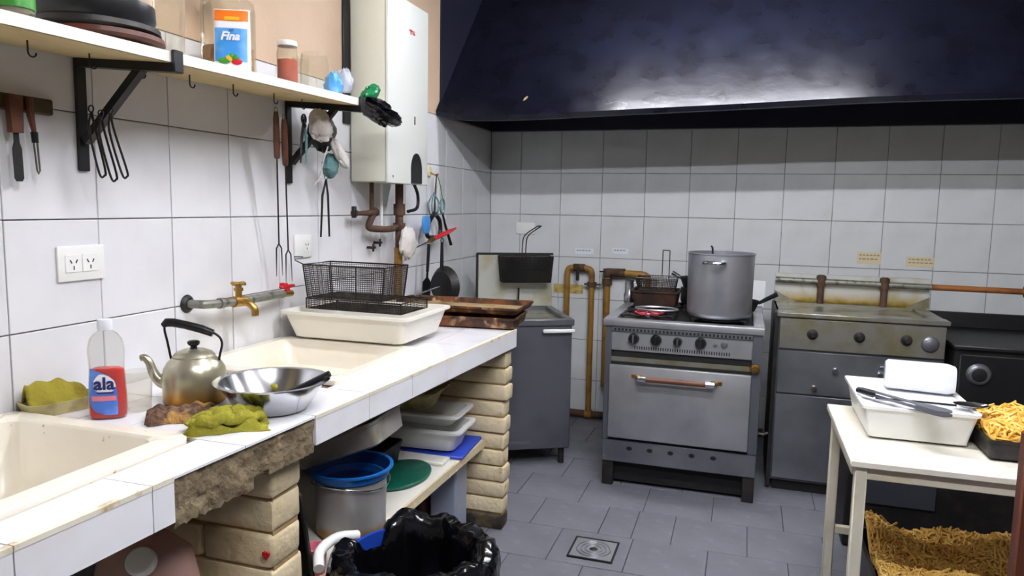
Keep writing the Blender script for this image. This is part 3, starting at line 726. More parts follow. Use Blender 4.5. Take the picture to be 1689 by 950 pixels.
# pipes under it
t = thing('heater_pipes', 'rusty brown supply pipes with valves under the water heater', 'pipes', (.06, 2.2, 1.13))
part('gas_pipe', G().cyl((.06, 2.10, 1.635), (.06, 2.10, 1.49), .011, 10), 'rust', t)
part('valve', G().tube([(.06, 1.93, 1.482), (.06, 1.97, 1.482), (.06, 2.06, 1.482), (.06, 2.14, 1.487)], [.020, .010, .014, .022], 10), 'rust', t)
part('valve_handle', G().box(.05, .07, 1.92, 1.938, 1.46, 1.515, .003), 'black_iron', t)
part('elbow', G().tube(cat([(.06, 2.14, 1.50), (.06, 2.09, 1.45), (.06, 2.07, 1.415), (.065, 2.12, 1.405), (.075, 2.25, 1.40), (.08, 2.36, 1.41)], 4), .017, 10), 'rust', t)
part('main_pipe', G().cyl((.08, 2.36, 1.635), (.08, 2.36, 1.30), .021, 12).cyl((.08, 2.36, 1.53), (.08, 2.36, 1.47), .030, 12).cyl((.08, 2.36, 1.43), (.08, 2.36, 1.395), .032, 12), 'rust', t)
part('lower_pipe', G().cyl((.08, 2.35, 1.30), (.08, 2.34, .96), .022, 12), 'ochre', t, label='ochre painted lower pipe')
part('hose', G().tube(cat([(.12, 2.45, 1.64), (.12, 2.50, 1.58), (.12, 2.49, 1.51), (.1, 2.42, 1.49)], 5), .009, 8), 'black_plastic', t)
part('white_tube', G().cyl((.05, 2.22, 1.635), (.05, 2.22, 1.40), .007, 8), 'white', t)
for (y, z) in ((2.157, 1.308), (2.226, 1.33)):
    part('stub_valve', G().cyl((.003, y, z), (.035, y, z), .007, 8).box(.033, .041, y-.022, y+.022, z-.006, z+.006, .002).box(.033, .041, y-.006, y+.006, z-.02, z+.02, .002), 'black_iron', t)
single('white_glove', crumple((.125, 2.37, 1.325), .028, .085, .085, 44, 16, .22), 'cloth_white', 'white cloth glove hung on the heater pipe', 'glove')

# ------------------------------------------------------------------ tools bunch right of heater
t = thing('utensil_hook', 'cream round wall hook beside the water heater with utensils on it', 'hook', (.01, 2.9, 1.70))
part('base', G().lathe([(0, .014), (.03, .012), (.036, 0)], (.001, 2.90, 1.725), 18, axis='x'), 'label_y', t)
part('arm', G().tube(cat([(.01, 2.90, 1.72), (.05, 2.91, 1.70), (.06, 2.91, 1.715)], 4), .005, 6), 'brass', t)
o = thing('whisk', 'wire whisk hanging from the round wall hook', 'whisk', (.05, 2.87, 1.5))
g = G()
for k in range(5):
    a = PI*k/5; ux, uy = math.cos(a)*.03, math.sin(a)*.045
    g.tube(cat([(.05, 2.87, 1.60), (.05+ux, 2.87+uy, 1.54), (.05+ux*.8, 2.87+uy*.8, 1.48), (.05, 2.87, 1.455), (.05-ux*.8, 2.87-uy*.8, 1.48), (.05-ux, 2.87-uy, 1.54), (.05, 2.87, 1.60)], 4), .0022, 5)
part('wires', g, 'teal', o); part('handle', G().cyl((.05, 2.87, 1.60), (.052, 2.885, 1.70), .006, 8), 'wire', o)
single('blue_spoon', G().lathe([(0, -.05), (.032, -.045), (.05, -.02), (.052, .03), (.04, .05), (0, .055)], (.075, 2.71, 1.41), 16, sx=.3), 'sky_blue', 'sky blue plastic scoop hanging among the utensils', 'scoop')
o = thing('masher', 'black potato masher hanging among the utensils right of the heater', 'masher', (.05, 2.9, 1.35))
part('handle', G().cyl((.05, 2.905, 1.71), (.05, 2.88, 1.47), .006, 8), 'wire_dark', o)
part('frame', G().tube(cat([(.05, 2.88, 1.48), (.05, 2.80, 1.42), (.05, 2.78, 1.35), (.05, 2.86, 1.335), (.05, 2.96, 1.345), (.05, 2.96, 1.43), (.05, 2.88, 1.48)], 5), .013, 8), 'black_plastic', o)
o = thing('green_ladle', 'dark ladle with green loop hanging rightmost in the utensil bunch', 'ladle', (.05, 3.05, 1.3))
part('loop', G().tube([(.05, 3.0+.03*math.cos(a), 1.52+.045*math.sin(a)) for a in [2*PI*q/16 for q in range(16)]], .006, 6, True), 'teal', o)
part('handle', G().tube([(.05, 3.0, 1.48), (.05, 3.05, 1.40), (.055, 3.13, 1.28)], [.006, .008, .010], 8), 'wire_dark', o)
part('cord', G().tube([(.05, 2.92, 1.71), (.05, 2.97, 1.64), (.05, 3.0, 1.565)], .003, 6), 'green', o)
o = thing('skewer', 'long steel skewer with a bright red handle, hooked across the utensil bunch', 'skewer', (.085, 2.6, 1.3))
a = Vector((.125, 2.26, 1.262)); b = Vector((.115, 3.02, 1.38)); ab = b-a
part('shaft', G().cyl(a, a+ab*.56, .0035, 6), 'wire', o)
part('collar', G().cyl(a+ab*.52, a+ab*.60, .012, 10), 'brass', o)
part('handle', G().tube([a+ab*.60, a+ab*.75, a+ab*.9, a+ab*1.05], [.011, .014, .013, .006], 10), 'red', o)
# frying pan hanging
o = thing('frying_pan', 'small black frying pan hanging on the left wall by its handle', 'frying pan', (.12, 2.83, 1.05), math.radians(-22))
pan = G().lathe([(0, .0), (.085, .0), (.115, .035), (.119, .035), (.088, -.004), (0, -.004)], (0, 0, 0), 36, axis='y')
part('body', pan, 'black_iron', o, world=False)
part('handle', G().hexa([(-.012, -.002, .10), (.012, -.002, .10), (.012, .006, .10), (-.012, .006, .10), (-.009, .0, .26), (.009, .0, .26), (.009, .006, .26), (-.009, .006, .26)]), 'black_plastic', o, world=False)
part('hanging_ring', G().tube([(.010*math.cos(a), .003, .27+.014*math.sin(a)) for a in [2*PI*q/12 for q in range(12)]], .003, 6, True), 'black_plastic', o, world=False)
flat_tool('turner', 'black plastic turner hanging left of the small frying pan', 'spatula', .07, 2.76, 1.30, .16, .010, .17, .012, .055, -.12, 'black_plastic', 'black_plastic', None, .006)

# ------------------------------------------------------------------ tap
t = thing('wall_tap', 'old galvanised wall pipe with brass tap and red lever over the far sink', 'tap', (.05, 1.1, 1.1))
zt = 1.165
part('flange', G().lathe([(0, .012), (.02, .012), (.03, .004), (.032, 0)], (.001, .905, 1.175), 16, axis='x'), 'black_iron', t)
part('pipe', G().tube(cat([(.004, .905, 1.175), (.05, .91, 1.175), (.07, .93, 1.174), (.075, 1.00, 1.17), (.075, 1.06, 1.168)], 4), .015, 10).cyl((.075, .975, 1.172), (.075, .995, 1.171), .019, 10), 'galv', t)
part('tap_body', G().cyl((.075, 1.05, 1.168), (.075, 1.11, 1.165), .020, 12).cyl((.075, 1.08, 1.16), (.075, 1.08, 1.225), .012, 10).cyl((.075, 1.08, 1.205), (.075, 1.08, 1.216), .017, 10), 'brass', t)
part('spout', G().tube(cat([(.08, 1.085, 1.165), (.11, 1.09, 1.16), (.13, 1.095, 1.14), (.133, 1.096, 1.115)], 5), [.013]*16, 10), 'brass', t)
part('cross_handle', G().cyl((.045, 1.08, 1.232), (.105, 1.08, 1.232), .006, 8).cyl((.075, 1.05, 1.232), (.075, 1.11, 1.232), .006, 8), 'brass', t)
part('side_pipe', G().tube(cat([(.075, 1.11, 1.166), (.07, 1.20, 1.165), (.06, 1.30, 1.163), (.05, 1.38, 1.16)], 4), .016, 10), 'galv', t)
part('end_valve', G().cyl((.05, 1.37, 1.16), (.048, 1.44, 1.157), .014, 10), 'brass', t)
part('red_lever', G().box(.04, .06, 1.365, 1.455, 1.182, 1.194, .004).box(.043, .057, 1.40, 1.42, 1.165, 1.185).box(.036, .064, 1.375, 1.40, 1.18, 1.204, .003), 'red', t)

# ------------------------------------------------------------------ things on the counter
# detergent bottle
t = thing('detergent_bottle', 'half-full clear bottle of red dish detergent with a blue label', 'bottle', (.240, .345, CT+.001), math.radians(34))
HB = .245; t.scale = (1.06, 1.06, 1.06)
secs = [(0, .0), (.040, .0), (.0425, .008), (.043, .05), (.0405, .10), (.039, .13), (.0405, .155), (.041, .175), (.036, .198), (.026, .212), (.017, .218), (.0155, .222)]
part('shell', G().lathe(secs, (0, 0, 0), 40, sy=.60, expo=2.6), 'clear', t, world=False)
part('cap', G().lathe([(.0165, .220), (.0175, .222), (.0175, .238), (.016, .247), (0, .247)], (0, 0, 0), 24), 'clear_tub', t, world=False)
liq = [(0, .003), (.038, .003), (.0405, .009), (.041, .05), (.0385, .10), (.0372, .122), (.03, .126), (0, .126)]
part('liquid', G().lathe(liq, (0, 0, 0), 40, sy=.58, expo=2.6), 'red_liquid', t, world=False)
def brad(z):
    for i in range(1, len(secs)-1):
        (r0, z0), (r1, z1) = secs[i], secs[i+1]
        if z0 <= z <= z1 and z1 > z0: return r0+(r1-r0)*(z-z0)/(z1-z0)
    return .04
def bpt(x, z, off):
    r = brad(z); c = min(abs(x)/r, .97)
    return Vector((x, -r*.60*(1-c**2.6)**(1/2.6)-off, z))
def patch(poly, off, n=10):     # poly: (z, x0, x1) rows
    g = G(); rows = []
    for (z, a, b) in poly: rows.append([bpt(a+(b-a)*k/n, z, off) for k in range(n+1)])
    vs = [p for r in rows for p in r]; fs = []
    for i in range(len(rows)-1):
        for k in range(n): fs.append((i*(n+1)+k, i*(n+1)+k+1, (i+1)*(n+1)+k+1, (i+1)*(n+1)+k))
    return g.add(vs, fs)
lab = part('label', patch([(.012, .0, .026), (.022, -.026, .027), (.04, -.036, .027), (.07, -.038, .026), (.095, -.037, .022), (.112, -.035, .006), (.122, -.034, -.018), (.128, -.033, -.028)], .0009), 'blue_label', t, world=False, label='blue paper label')
part('white_oval', patch([(.068, -.012, .012), (.074, -.022, .020), (.085, -.026, .024), (.098, -.025, .020), (.108, -.018, .010), (.114, -.012, -.002)], .0014), 'label_white', lab, world=False)
part('pink_band', patch([(.048, -.030, .024), (.060, -.031, .024)], .0014), 'pink_label', lab, world=False)
text('lettering', 'ala', .043, 'navy_print', lab, T(-.001, -.0275, .090) @ FACE_MY, bold=.0012)
part('small_print', patch([(.066, -.018, .018), (.070, -.018, .018)], .0018).add([], []), 'navy_print', lab, world=False)
# clear glass behind bottle
t = thing('drinking_glass', 'clear plastic tumbler behind the detergent bottle', 'glass', (.262, .425, CT+.001))
part('glass_body', G().lathe([(0, .001), (.028, .001), (.031, .006), (.036, .11), (.035, .11)], (.262, .425, CT+.001), 24), 'glass', t)
# soap dish + sponge cloth
t = thing('soap_dish', 'grimy yellowed plastic dish in the corner by the near sink', 'dish', (.064, .352, CT+.001), math.radians(74))
part('tray', G().lathe([(0, .003), (.062, .003), (.075, .034), (.079, .034), (.068, 0), (0, 0)], (0, 0, 0), 36, sx=1.2, sy=.72, expo=5), 'dish', t, world=False)
def fold(u, v):
    x = -.075+.15*u; y = -.040+.08*v
    z = .014+.066*math.exp(-((v-.72)/.25)**2)*(1-.5*u**3)+.004*math.sin(u*19+v*5)+.003*math.sin(v*23+u*7)
    return Vector((x, y, z))
g = G().grid(fold, 26, 14); g.move(T(.060, .352, CT+.004) @ Matrix.Rotation(math.radians(74), 4, 'Z'))
s = single('sponge_cloth', g, 'olive_y', 'olive yellow dishcloth folded in the grimy dish', 'cloth')
so = s.modifiers.new('thick', 'SOLIDIFY'); so.thickness = .008
# kettle
kx, ky = .335, .555
t = thing('kettle', 'old tarnished kettle with black grip, burnt at its bottom', 'kettle', (kx, ky, CT+.001), YAW+.12)
part('body', G().lathe([(0, 0), (.074, 0), (.079, .006), (.079, .034), (.080, .05), (.080, .072), (.076, .092), (.066, .108), (.055, .118), (.052, .121)], (0, 0, 0), 40), 'kettle_body', t, world=False)
part('lid', G().lathe([(.052, .119), (.053, .124), (.046, .132), (.03, .139), (.0, .142)], (0, 0, 0), 32), 'kettle', t, world=False)
t.scale = (1.08, 1.08, 1.08)
part('lid_knob', G().lathe([(0.009, .138), (.008, .148), (.015, .153), (.016, .160), (.012, .163), (0, .163)], (0, 0, 0), 18), 'black_plastic', t, world=False)
part('spout', G().tube(cat([(-.070, 0, .050), (-.088, 0, .055), (-.104, 0, .078), (-.113, 0, .104), (-.124, 0, .118), (-.134, 0, .117)], 5), [.020, .019, .018, .017, .016, .015, .0145, .014, .0135, .013, .0125, .012, .0115, .011, .0108, .0105, .0102, .010, .0098, .0096, .0094, .0092, .009, .009, .009, .0092], 12), 'kettle', t, world=False)
wirep = cat([(-.058, 0, .112), (-.066, 0, .16), (-.072, 0, .196), (-.060, 0, .212), (.030, 0, .190), (.062, 0, .176), (.072, 0, .155), (.066, 0, .125), (.062, 0, .105)], 5)
part('handle_wire', G().tube(wirep, .0032, 8), 'wire_dark', t, world=False)
part('grip', G().tube([(-.076, 0, .203), (-.066, 0, .211), (-.05, 0, .211), (-.02, 0, .205), (.02, 0, .194), (.05, 0, .182)], [.007, .012, .0115, .011, .0115, .010], 10), 'black_plastic', t, world=False)
# steel bowl
bx, by = .590, .566
t = thing('mixing_bowl', 'wide shiny steel bowl at the worktop edge', 'bowl', (bx, by, CT+.001))
part('bowl', G().lathe([(0, 0), (.085, 0), (.095, .006), (.132, .062), (.141, .078), (.155, .081), (.156, .084), (.140, .083), (.130, .066), (.092, .012), (.08, .006), (0, .005)], (bx, by, CT+.001), 56), 'bowl', t)
o = thing('ladle', 'black ladle handle lying inside the steel bowl', 'ladle', (bx+.05, by, CT+.03))
part('handle', G().tube([(bx-.02, by+.02, CT+.020), (bx+.06, by+.045, CT+.055), (bx+.135, by+.075, CT+.097)], [.008, .010, .009], 8), 'black_plastic', o)
part('cup', G().lathe([(0, 0), (.02, .002), (.028, .016)], (bx-.03, by+.02, CT+.011), 18), 'black_plastic', o)
single('lime_piece', crumple((bx-.05, by+.075, CT+.042), .010, .010, .008, 3, 8, .2), 'olive', 'small green peel stuck inside the steel bowl', 'peel')
# burnt scrubbing pad and cloth
def lump(c, sx, sy, h, rz, seed, amp=.012, n=30, fr=(9, 7)):
    r = random.Random(seed); ph = [(r.uniform(4, 22), r.uniform(4, 22), r.uniform(0, 6), r.uniform(.3, 1)) for _ in range(6)]
    def fn(u, v):
        x = (u-.5)*2; y = (v-.5)*2; rr = (abs(x)**3.2+abs(y)**3.2)**(1/3.2)
        e = 1+.10*math.sin(5*math.atan2(y, x)+seed)+.06*math.sin(9*math.atan2(y, x))
        z = h*max(0, 1-rr**4)**.5 + amp*max(0, 1-rr**3)*sum(k*math.sin(a*x+b*y+p) for a, b, p, k in ph)/2.2
        return Vector((x*sx*e, y*sy*e, max(z, .0)))
    g = G().grid(fn, n, n); g.move(T(c[0], c[1], c[2]) @ Matrix.Rotation(rz, 4, 'Z')); return g
gp = G().box(-.082, .082, -.042, .042, 0, .030, .008, 2)
gp = G().grid(lambda u, v: (lambda x, y: Vector((x*.084*(1+.05*math.sin(9*y)), y*.046*(1+.10*math.sin(7*x+1)), .030*max(0, 1-max(abs(x), abs(y))**9)**.5*(1+.18*math.sin(6*x+2)*math.cos(5*y)+.10*math.sin(17*x)))))((u-.5)*2, (v-.5)*2), 40, 26)
gp.move(T(.425, .402, CT+.001) @ Matrix.Rotation(math.radians(42), 4, 'Z'))
single('scouring_pad', gp, 'scrub', 'burnt brown scouring pad in front of the kettle', 'pad')
def folded(c, sx, sy, h, rz, seed, n=56):
    r = random.Random(seed); ph = [(r.uniform(2, 5.5), r.uniform(0, PI), r.uniform(0, 6), r.uniform(.5, 1)) for _ in range(6)]
    def fn(u, v):
        x = (u-.5)*2; y = (v-.5)*2; rr = (abs(x)**2.6+abs(y)**2.6)**(1/2.6); t_ = math.atan2(y, x)
        e = 1+.09*math.sin(3*t_+seed)+.06*math.sin(7*t_+1)+.03*math.sin(13*t_)
        wx = x+.25*math.sin(3*y+1); wy = y+.25*math.sin(2.6*x)
        rid = sum(k*(1-abs(math.sin(f*(wx*math.cos(a)+wy*math.sin(a))+p)))**1.8 for f, a, p, k in ph)/2.6
        z = (h*.22+h*1.25*rid)*max(0, 1-rr**5)**.5
        return Vector((x*sx*e, y*sy*e, max(z, 0)))
    g = G().grid(fn, n, n); g.move(T(*c) @ Matrix.Rotation(rz, 4, 'Z')); return g
g = folded((0, 0, 0), .092, .052, .030, 0, 9, 30)
for pts, r in (([(-.085, -.02), (-.05, -.035), (0, -.032), (.05, -.022), (.085, -.008)], .017), ([(-.08, .005), (-.035, -.012), (.01, -.004), (.04, .012), (.08, .018)], .021),
               ([(-.06, .03), (-.02, .02), (.005, .03), (.05, .036)], .018), ([(-.03, -.022), (-.005, .0), (-.012, .024), (-.04, .034)], .015), ([(.02, -.028), (.045, -.005), (.038, .02), (.01, .026)], .015),
               ([(-.095, -.008), (-.07, .012), (-.04, .01), (-.01, .02), (.03, .0), (.07, .004)], .012)):
    c = cat([(x, y, .012+.55*r+.012*(1-(x/.1)**2)) for x, y in pts], 6); n = len(c)
    g.tube([p+Vector((0, 0, .004*math.sin(k*1.1+r*500))) for k, p in enumerate(c)], [r*(.55+.45*math.sin(PI*(k+1)/(n+1)))*(1+.10*math.sin(k*1.7)) for k in range(n)], 12)
g.move(T(.590, .378, CT+.001) @ Matrix.Rotation(math.radians(40), 4, 'Z'))
for v in g.v: v.z = max(v.z, CT+.001)
single('dishcloth', g, 'olive', 'crumpled olive green dishcloth at the worktop edge', 'cloth')

# white tub on far sink
def tub_mesh(x0, x1, y0, y1, z0, z1, inset, rim, wall=.004, r=.03, rr=.05):
    def ring(e, z, rad):
        pts = []
        for (cx, cy, a0) in ((x1-e-rad, y1-e-rad, 0), (x0+e+rad, y1-e-rad, 90), (x0+e+rad, y0+e+rad, 180), (x1-e-rad, y0+e+rad, 270)):
            for k in range(5):
                a = math.radians(a0+90*k/4); pts.append(Vector((cx+rad*math.cos(a), cy+rad*math.sin(a), z)))
        return pts
    rings = [ring(inset+.02, z0, r), ring(inset, z0+.008, r), ring(rim, z1-.012, r), ring(.0, z1-.010, r+.005), ring(0, z1, r+.005), ring(rim+.004, z1, r), ring(inset+wall, z0+.012, r), ring(inset+.02+wall, z0+.005, r)]
    n = len(rings[0]); vs = [p for q in rings for p in q]; fs = [list(range(n))[::-1]]
    for i in range(len(rings)-1):
        for k in range(n): fs.append((i*n+k, i*n+(k+1) % n, (i+1)*n+(k+1) % n, (i+1)*n+k))
    fs.append([(len(rings)-1)*n+k for k in range(n)])
    return G().add(vs, fs)
t = thing('plastic_tub', 'wide white plastic tub set across the far sink', 'tub', (.32, 1.6, .977))
part('tub', tub_mesh(.03, .612, 1.365, 1.815, .977, 1.092, .045, .016), 'tub', t)
part('label_mark', G().box(-.03, .03, -.0008, 0, -.004, .004).move(T(.606, 1.66, 1.05) @ Matrix.Rotation(math.radians(90), 4, 'Z') @ Matrix.Rotation(.25, 4, 'X')), 'label', t)

def wire_panel(g, o, eu, ev, nu, nv, r):
    """a mesh of thin bars spanning the parallelogram o, o+eu, o+ev"""
    o, eu, ev = Vector(o), Vector(eu), Vector(ev)
    for i in range(nu+1): g.tube([o+eu*(i/nu), o+eu*(i/nu)+ev], r, 4, caps=False)
    for j in range(nv+1): g.tube([o+ev*(j/nv), o+ev*(j/nv)+eu], r, 4, caps=False)
    return g
def basket(name, label, c, sx, sy, h, rz, taper=.9, handle=None, group=None, nx=28, ny=16, nz=14, r=.0011, mm='mesh'):
    b = thing(name, label, 'basket', c, rz, group)
    hx, hy = sx/2, sy/2; bx_, by_ = hx*taper, hy*taper
    g = G()
    cb = [(-bx_, -by_, 0), (bx_, -by_, 0), (bx_, by_, 0), (-bx_, by_, 0)]; ct = [(-hx, -hy, h), (hx, -hy, h), (hx, hy, h), (-hx, hy, h)]
    for i in range(4):
        j = (i+1) % 4; n = nx if i % 2 == 0 else ny
        for k in range(n):
            q = k/n; a = Vector(cb[i]).lerp(Vector(cb[j]), q); d = Vector(ct[i]).lerp(Vector(ct[j]), q); g.tube([a, d], r, 4, caps=False)
        for k in range(nz):
            q = k/nz; a = Vector(cb[i]).lerp(Vector(ct[i]), q); d = Vector(cb[j]).lerp(Vector(ct[j]), q); g.tube([a, d], r, 4, caps=False)
    wire_panel(g, cb[0], Vector(cb[1])-Vector(cb[0]), Vector(cb[3])-Vector(cb[0]), nx, ny, r)
    part('wire_mesh', g, mm, b, world=False, smooth=False, kind='stuff')
    g = G().tube(ct, .0035, 6, True)
    for i in range(4): g.tube([cb[i], ct[i]], .003, 6)
    for q in (.33, .66): g.tube([Vector(cb[0]).lerp(Vector(cb[1]), q), Vector(ct[0]).lerp(Vector(ct[1]), q)], .002, 6)
    part('frame', g, 'wire_dark', b, world=False)
    if handle: part('handle', handle, 'wire_dark', b, world=False)
    return b
# flat basket upside down, then the upright one on it
basket('frying_basket', 'shallow dark wire frying basket lying in the white tub', (.325, 1.575, 1.094), .44, .23, .042, -.03, 1.0, None, 'frying baskets in the white tub', 34, 18, 5)
hn = G().tube([(-.20, -.085, .135), (-.235, -.09, .15), (-.24, -.088, .165), (-.20, -.085, .165)], .0025, 6)
basket('frying_basket', 'deep square wire frying basket standing on the shallow one', (.278, 1.565, 1.139), .38, .20, .135, -.03, .92, hn, 'frying baskets in the white tub', 40, 22, 16)

# burnt baking trays at the end of the counter
def tray(name, label, c, sx, sy, h, rz, mm, inner, rims=.012, group=None, cat_='tray'):
    o = thing(name, label, cat_, c, rz, group); hx, hy = sx/2, sy/2
    g = tub_mesh(-hx, hx, -hy, hy, 0, h, .012, .005, .003, .012)
    part('body', g, mm, o, world=False)
    part('bottom', G().box(-hx+.03, hx-.03, -hy+.03, hy-.03, .0065, .009), inner, o, world=False, smooth=False)
    return o
tray('baking_tray', 'burnt rusty baking tray, lower of two at the far end of the worktop', (.50, 2.155, CT+.001), .64, .30, .055, .10, 'burnt', 'tray_in', group='burnt baking trays')
tray('baking_tray', 'burnt greasy baking tray resting on top of another at the worktop end', (.475, 2.255, CT+.058), .68, .34, .035, .06, 'burnt', 'tray_in', group='burnt baking trays')
o = thing('kitchen_knife', 'long thin steel knife lying across the burnt trays', 'knife', (.2, 2.4, CT+.1))
part('blade', G().tube([(.19, 2.29, CT+.098), (.20, 2.62, CT+.118)], [.006, .003], 6), 'chrome', o)
part('handle', G().tube([(.185, 2.18, CT+.0965), (.19, 2.30, CT+.098)], .009, 8), 'black_plastic', o)

# ------------------------------------------------------------------ things on the lower shelf
LS = .4395
cx, cy = .605, .955
t = thing('stock_pot', 'stained aluminium stock pot on the lower shelf', 'pot', (cx, cy, LS))
part('body', G().lathe([(0, 0), (.108, 0), (.115, .008), (.118, .185), (.122, .189), (.114, .189), (.112, .01), (0, .008)], (cx, cy, LS), 44), 'pot_stained', t)
part('wire_handle', G().tube([(cx+.128*math.cos(a), cy+.128*math.sin(a), LS+.178-.012*math.cos(2*a)) for a in [2*PI*q/30 for q in range(30)]], .0028, 6, True), 'chrome', t)
t = thing('blue_basin', 'bright blue plastic basin sitting in the stock pot', 'basin', (cx, cy, LS+.10))
part('basin', G().lathe([(0, .0), (.085, .0), (.100, .05), (.111, .088), (.126, .094), (.133, .118), (.141, .120), (.141, .126), (.130, .126), (.096, .04), (.08, .006), (0, .006)], (cx, cy, LS+.10), 44), 'blue_basin', t)
part('inside', G().lathe([(0, .008), (.080, .008), (.095, .042), (.128, .122)], (cx, cy, LS+.1005), 40), 'blue_in', t)
t = thing('roasting_pan', 'battered grease-stained roasting pan tilted on the blue basin', 'pan', (.60, .99, .705), math.radians(4))
g = tub_mesh(-.165, .165, -.13, .12, 0, .082, .014, .005, .003, .02)
part('body', g.move(rot('Y', -.40)), 'alu_old', t, world=False)
t = thing('oven_tray', 'black oven tray standing on edge between the pillar and the stock pot', 'tray', (.66, .63, LS))
g = tub_mesh(-.11, .11, -.15, .15, 0, .028, .01, .004, .003, .012)
part('body', g.move(T(.575, .605, LS+.150) @ Matrix.Rotation(math.radians(12), 4, 'X') @ Matrix.Rotation(math.radians(90), 4, 'X')), 'black_iron', t)
single('pink_cup', G().lathe([(0, 0), (.028, 0), (.034, .08), (.031, .08), (.026, .004), (0, .004)], (.655, .665, LS), 20), 'pink_label', 'pink plastic cup at the shelf edge beside the brick pillar', 'cup')
single('green_board', G().lathe([(0, .0), (.13, .0), (.135, .004), (.135, .010), (.13, .014), (0, .014)], (.545, 1.44, LS+.001), 40, sx=.85, sy=1.25), 'green_board', 'dark green oval lid lying on the lower shelf', 'lid')
t = thing('cutting_board', 'royal blue cutting board at the edge of the lower shelf', 'cutting board', (.6, 1.86, LS), math.radians(4))
part('board', G().box(-.19, .10, -.17, .13, 0, .014, .004), 'blue_board', t, world=False)
single('cutting_board', G().box(.36, .66, 1.60, 1.685, LS, LS+.014, .003), 'tub', 'white board lying between the green lid and blue board', 'cutting board')
tray_b = [('food_tray', 'white plastic food tray, lower of the two over the blue board', .45, 1.79, LS+.016, .50, .26, .105, 'white'),
          ('food_tray', 'white plastic food tray, upper of the two over the blue board', .43, 1.81, LS+.123, .50, .26, .06, 'white'),
          ('food_tray', 'greyish beige plastic tray on top of the white food trays', .35, 1.80, LS+.185, .44, .25, .09, 'dish')]
for nm, lb, x, y, z, sx, sy, h, mm in tray_b:
    o = thing(nm, lb, 'tray', (x, y, z), .06, 'food trays under the worktop')
    part('tray', tub_mesh(-sx/2, sx/2, -sy/2, sy/2, 0, h, .05, .02, .003, .03), mm, o, world=False)
t = thing('oven_tray', 'dark oven tray lying at the back of the lower shelf', 'tray', (.34, 1.42, LS))
part('body', tub_mesh(.13, .50, 1.30, 1.57, LS+.018, LS+.11, .015, .005, .003, .02), 'black_iron', t)
# pink jug lower left
t = thing('plastic_jug', 'pinkish translucent plastic jug with a white cap under the near sink', 'jug', (.50, .19, LS), math.radians(25))
part('body', G().lathe([(0, 0), (.10, 0), (.115, .02), (.118, .16), (.10, .25), (.05, .30), (.03, .31)], (0, 0, 0), 36, sy=.75, expo=3), 'pink_clear', t, world=False)
part('contents', G().lathe([(0, .004), (.10, .004), (.111, .02), (.113, .155), (.10, .21), (0, .212)], (0, 0, 0), 32, sy=.74, expo=3), 'red_enamel', t, world=False)
part('cap', G().lathe([(.03, .0), (.032, .0), (.032, .022), (.028, .026), (0, .026)], (0, 0, 0), 20).move(T(.02, -.07, .265) @ Matrix.Rotation(.9, 4, 'X')), 'white', t, world=False)
part('neck', G().lathe([(.05, .297), (.032, .309), (.03, .33), (0, .33)], (0, 0, 0), 20), 'pink_clear', t, world=False)
# under the lower shelf
single('plastic_box', G().box(.495, .625, 1.84, 1.985, 0, .385, .01), 'pale_blue', 'tall blue-grey plastic box beside the far pillar under the lower shelf', 'box')
t = thing('tin_can', 'red and green printed tin on the floor under the lower shelf', 'tin', (.43, 1.89, 0))
part('body', G().lathe([(0, 0), (.05, 0), (.05, .30), (.046, .304), (0, .304)], (.43, 1.89, 0), 20), 'wood', t)
part('band', G().lathe([(.0506, .21), (.051, .215), (.051, .285), (.0506, .29)], (.43, 1.89, 0), 20), 'green', t)

# ------------------------------------------------------------------ trash bin with liner
bx, by, bz = .955, .70, .538
t = thing('trash_bin', 'blue waste bin with a white handle showing beside its black liner', 'bin', (bx, by, 0))
part('body', G().lathe([(0, 0), (.16, 0), (.160, .01), (.186, bz-.03), (.196, bz-.028), (.196, bz-.008), (.184, bz-.008), (.155, .02), (0, .02)], (bx, by, 0), 36), 'blue', t)
part('handle', G().tube(cat([(bx-.232, by+.09, bz-.03), (bx-.262, by+.02, bz-.012), (bx-.262, by-.07, bz-.012), (bx-.228, by-.13, bz-.03)], 5), .016, 10), 'white', t)
rb = random.Random(17); pb = [(rb.randint(3, 13), rb.uniform(0, 6.28), rb.uniform(.3, 1)) for _ in range(9)]
def liner(u, v):
    a = 2*PI*u; wv = sum(k*math.sin(m*a+p) for m, p, k in pb)/5; w2 = sum(k*math.cos((m+2)*a+2*p) for m, p, k in pb)/5
    gap = math.exp(-((a-2.85)/.30)**4)       # pulled down here: the blue bin shows
    prof = [(.07, .20), (.125, .30), (.148, .42), (.160, .52), (.178, .566), (.225, .572), (.244, .53), (.247, .45), (.250, .34), (.243, .25)]
    q = v*(len(prof)-1); i = min(int(q), len(prof)-2); f = q-i
    r = prof[i][0]*(1-f)+prof[i+1][0]*f; z = prof[i][1]*(1-f)+prof[i+1][1]*f
    c_ = .012+.018*v
    r += c_*wv*(1 if v > .3 else .8)+rb.uniform(-.004, .004); z += (.020*w2 if .25 < v < .8 else .006*w2)+rb.uniform(-.003, .003)
    if v > .30: k_ = gap*min(1, (v-.30)*4); r = r*(1-k_)+.150*k_; z -= k_*.10*(1+.3*v)
    return Vector((bx+r*math.cos(a), by+r*math.sin(a), z-.012))
g = G().grid(liner, 110, 26, True)
t2 = thing('bin_liner', 'shiny crumpled black bin bag lining the blue bin', 'bag', (bx, by, .3))
part('film', g, 'black_bag', t2)
part('rubbish', crumple((bx, by, .30), .11, .11, .04, 8, 14, .3), 'black_bag', t2)

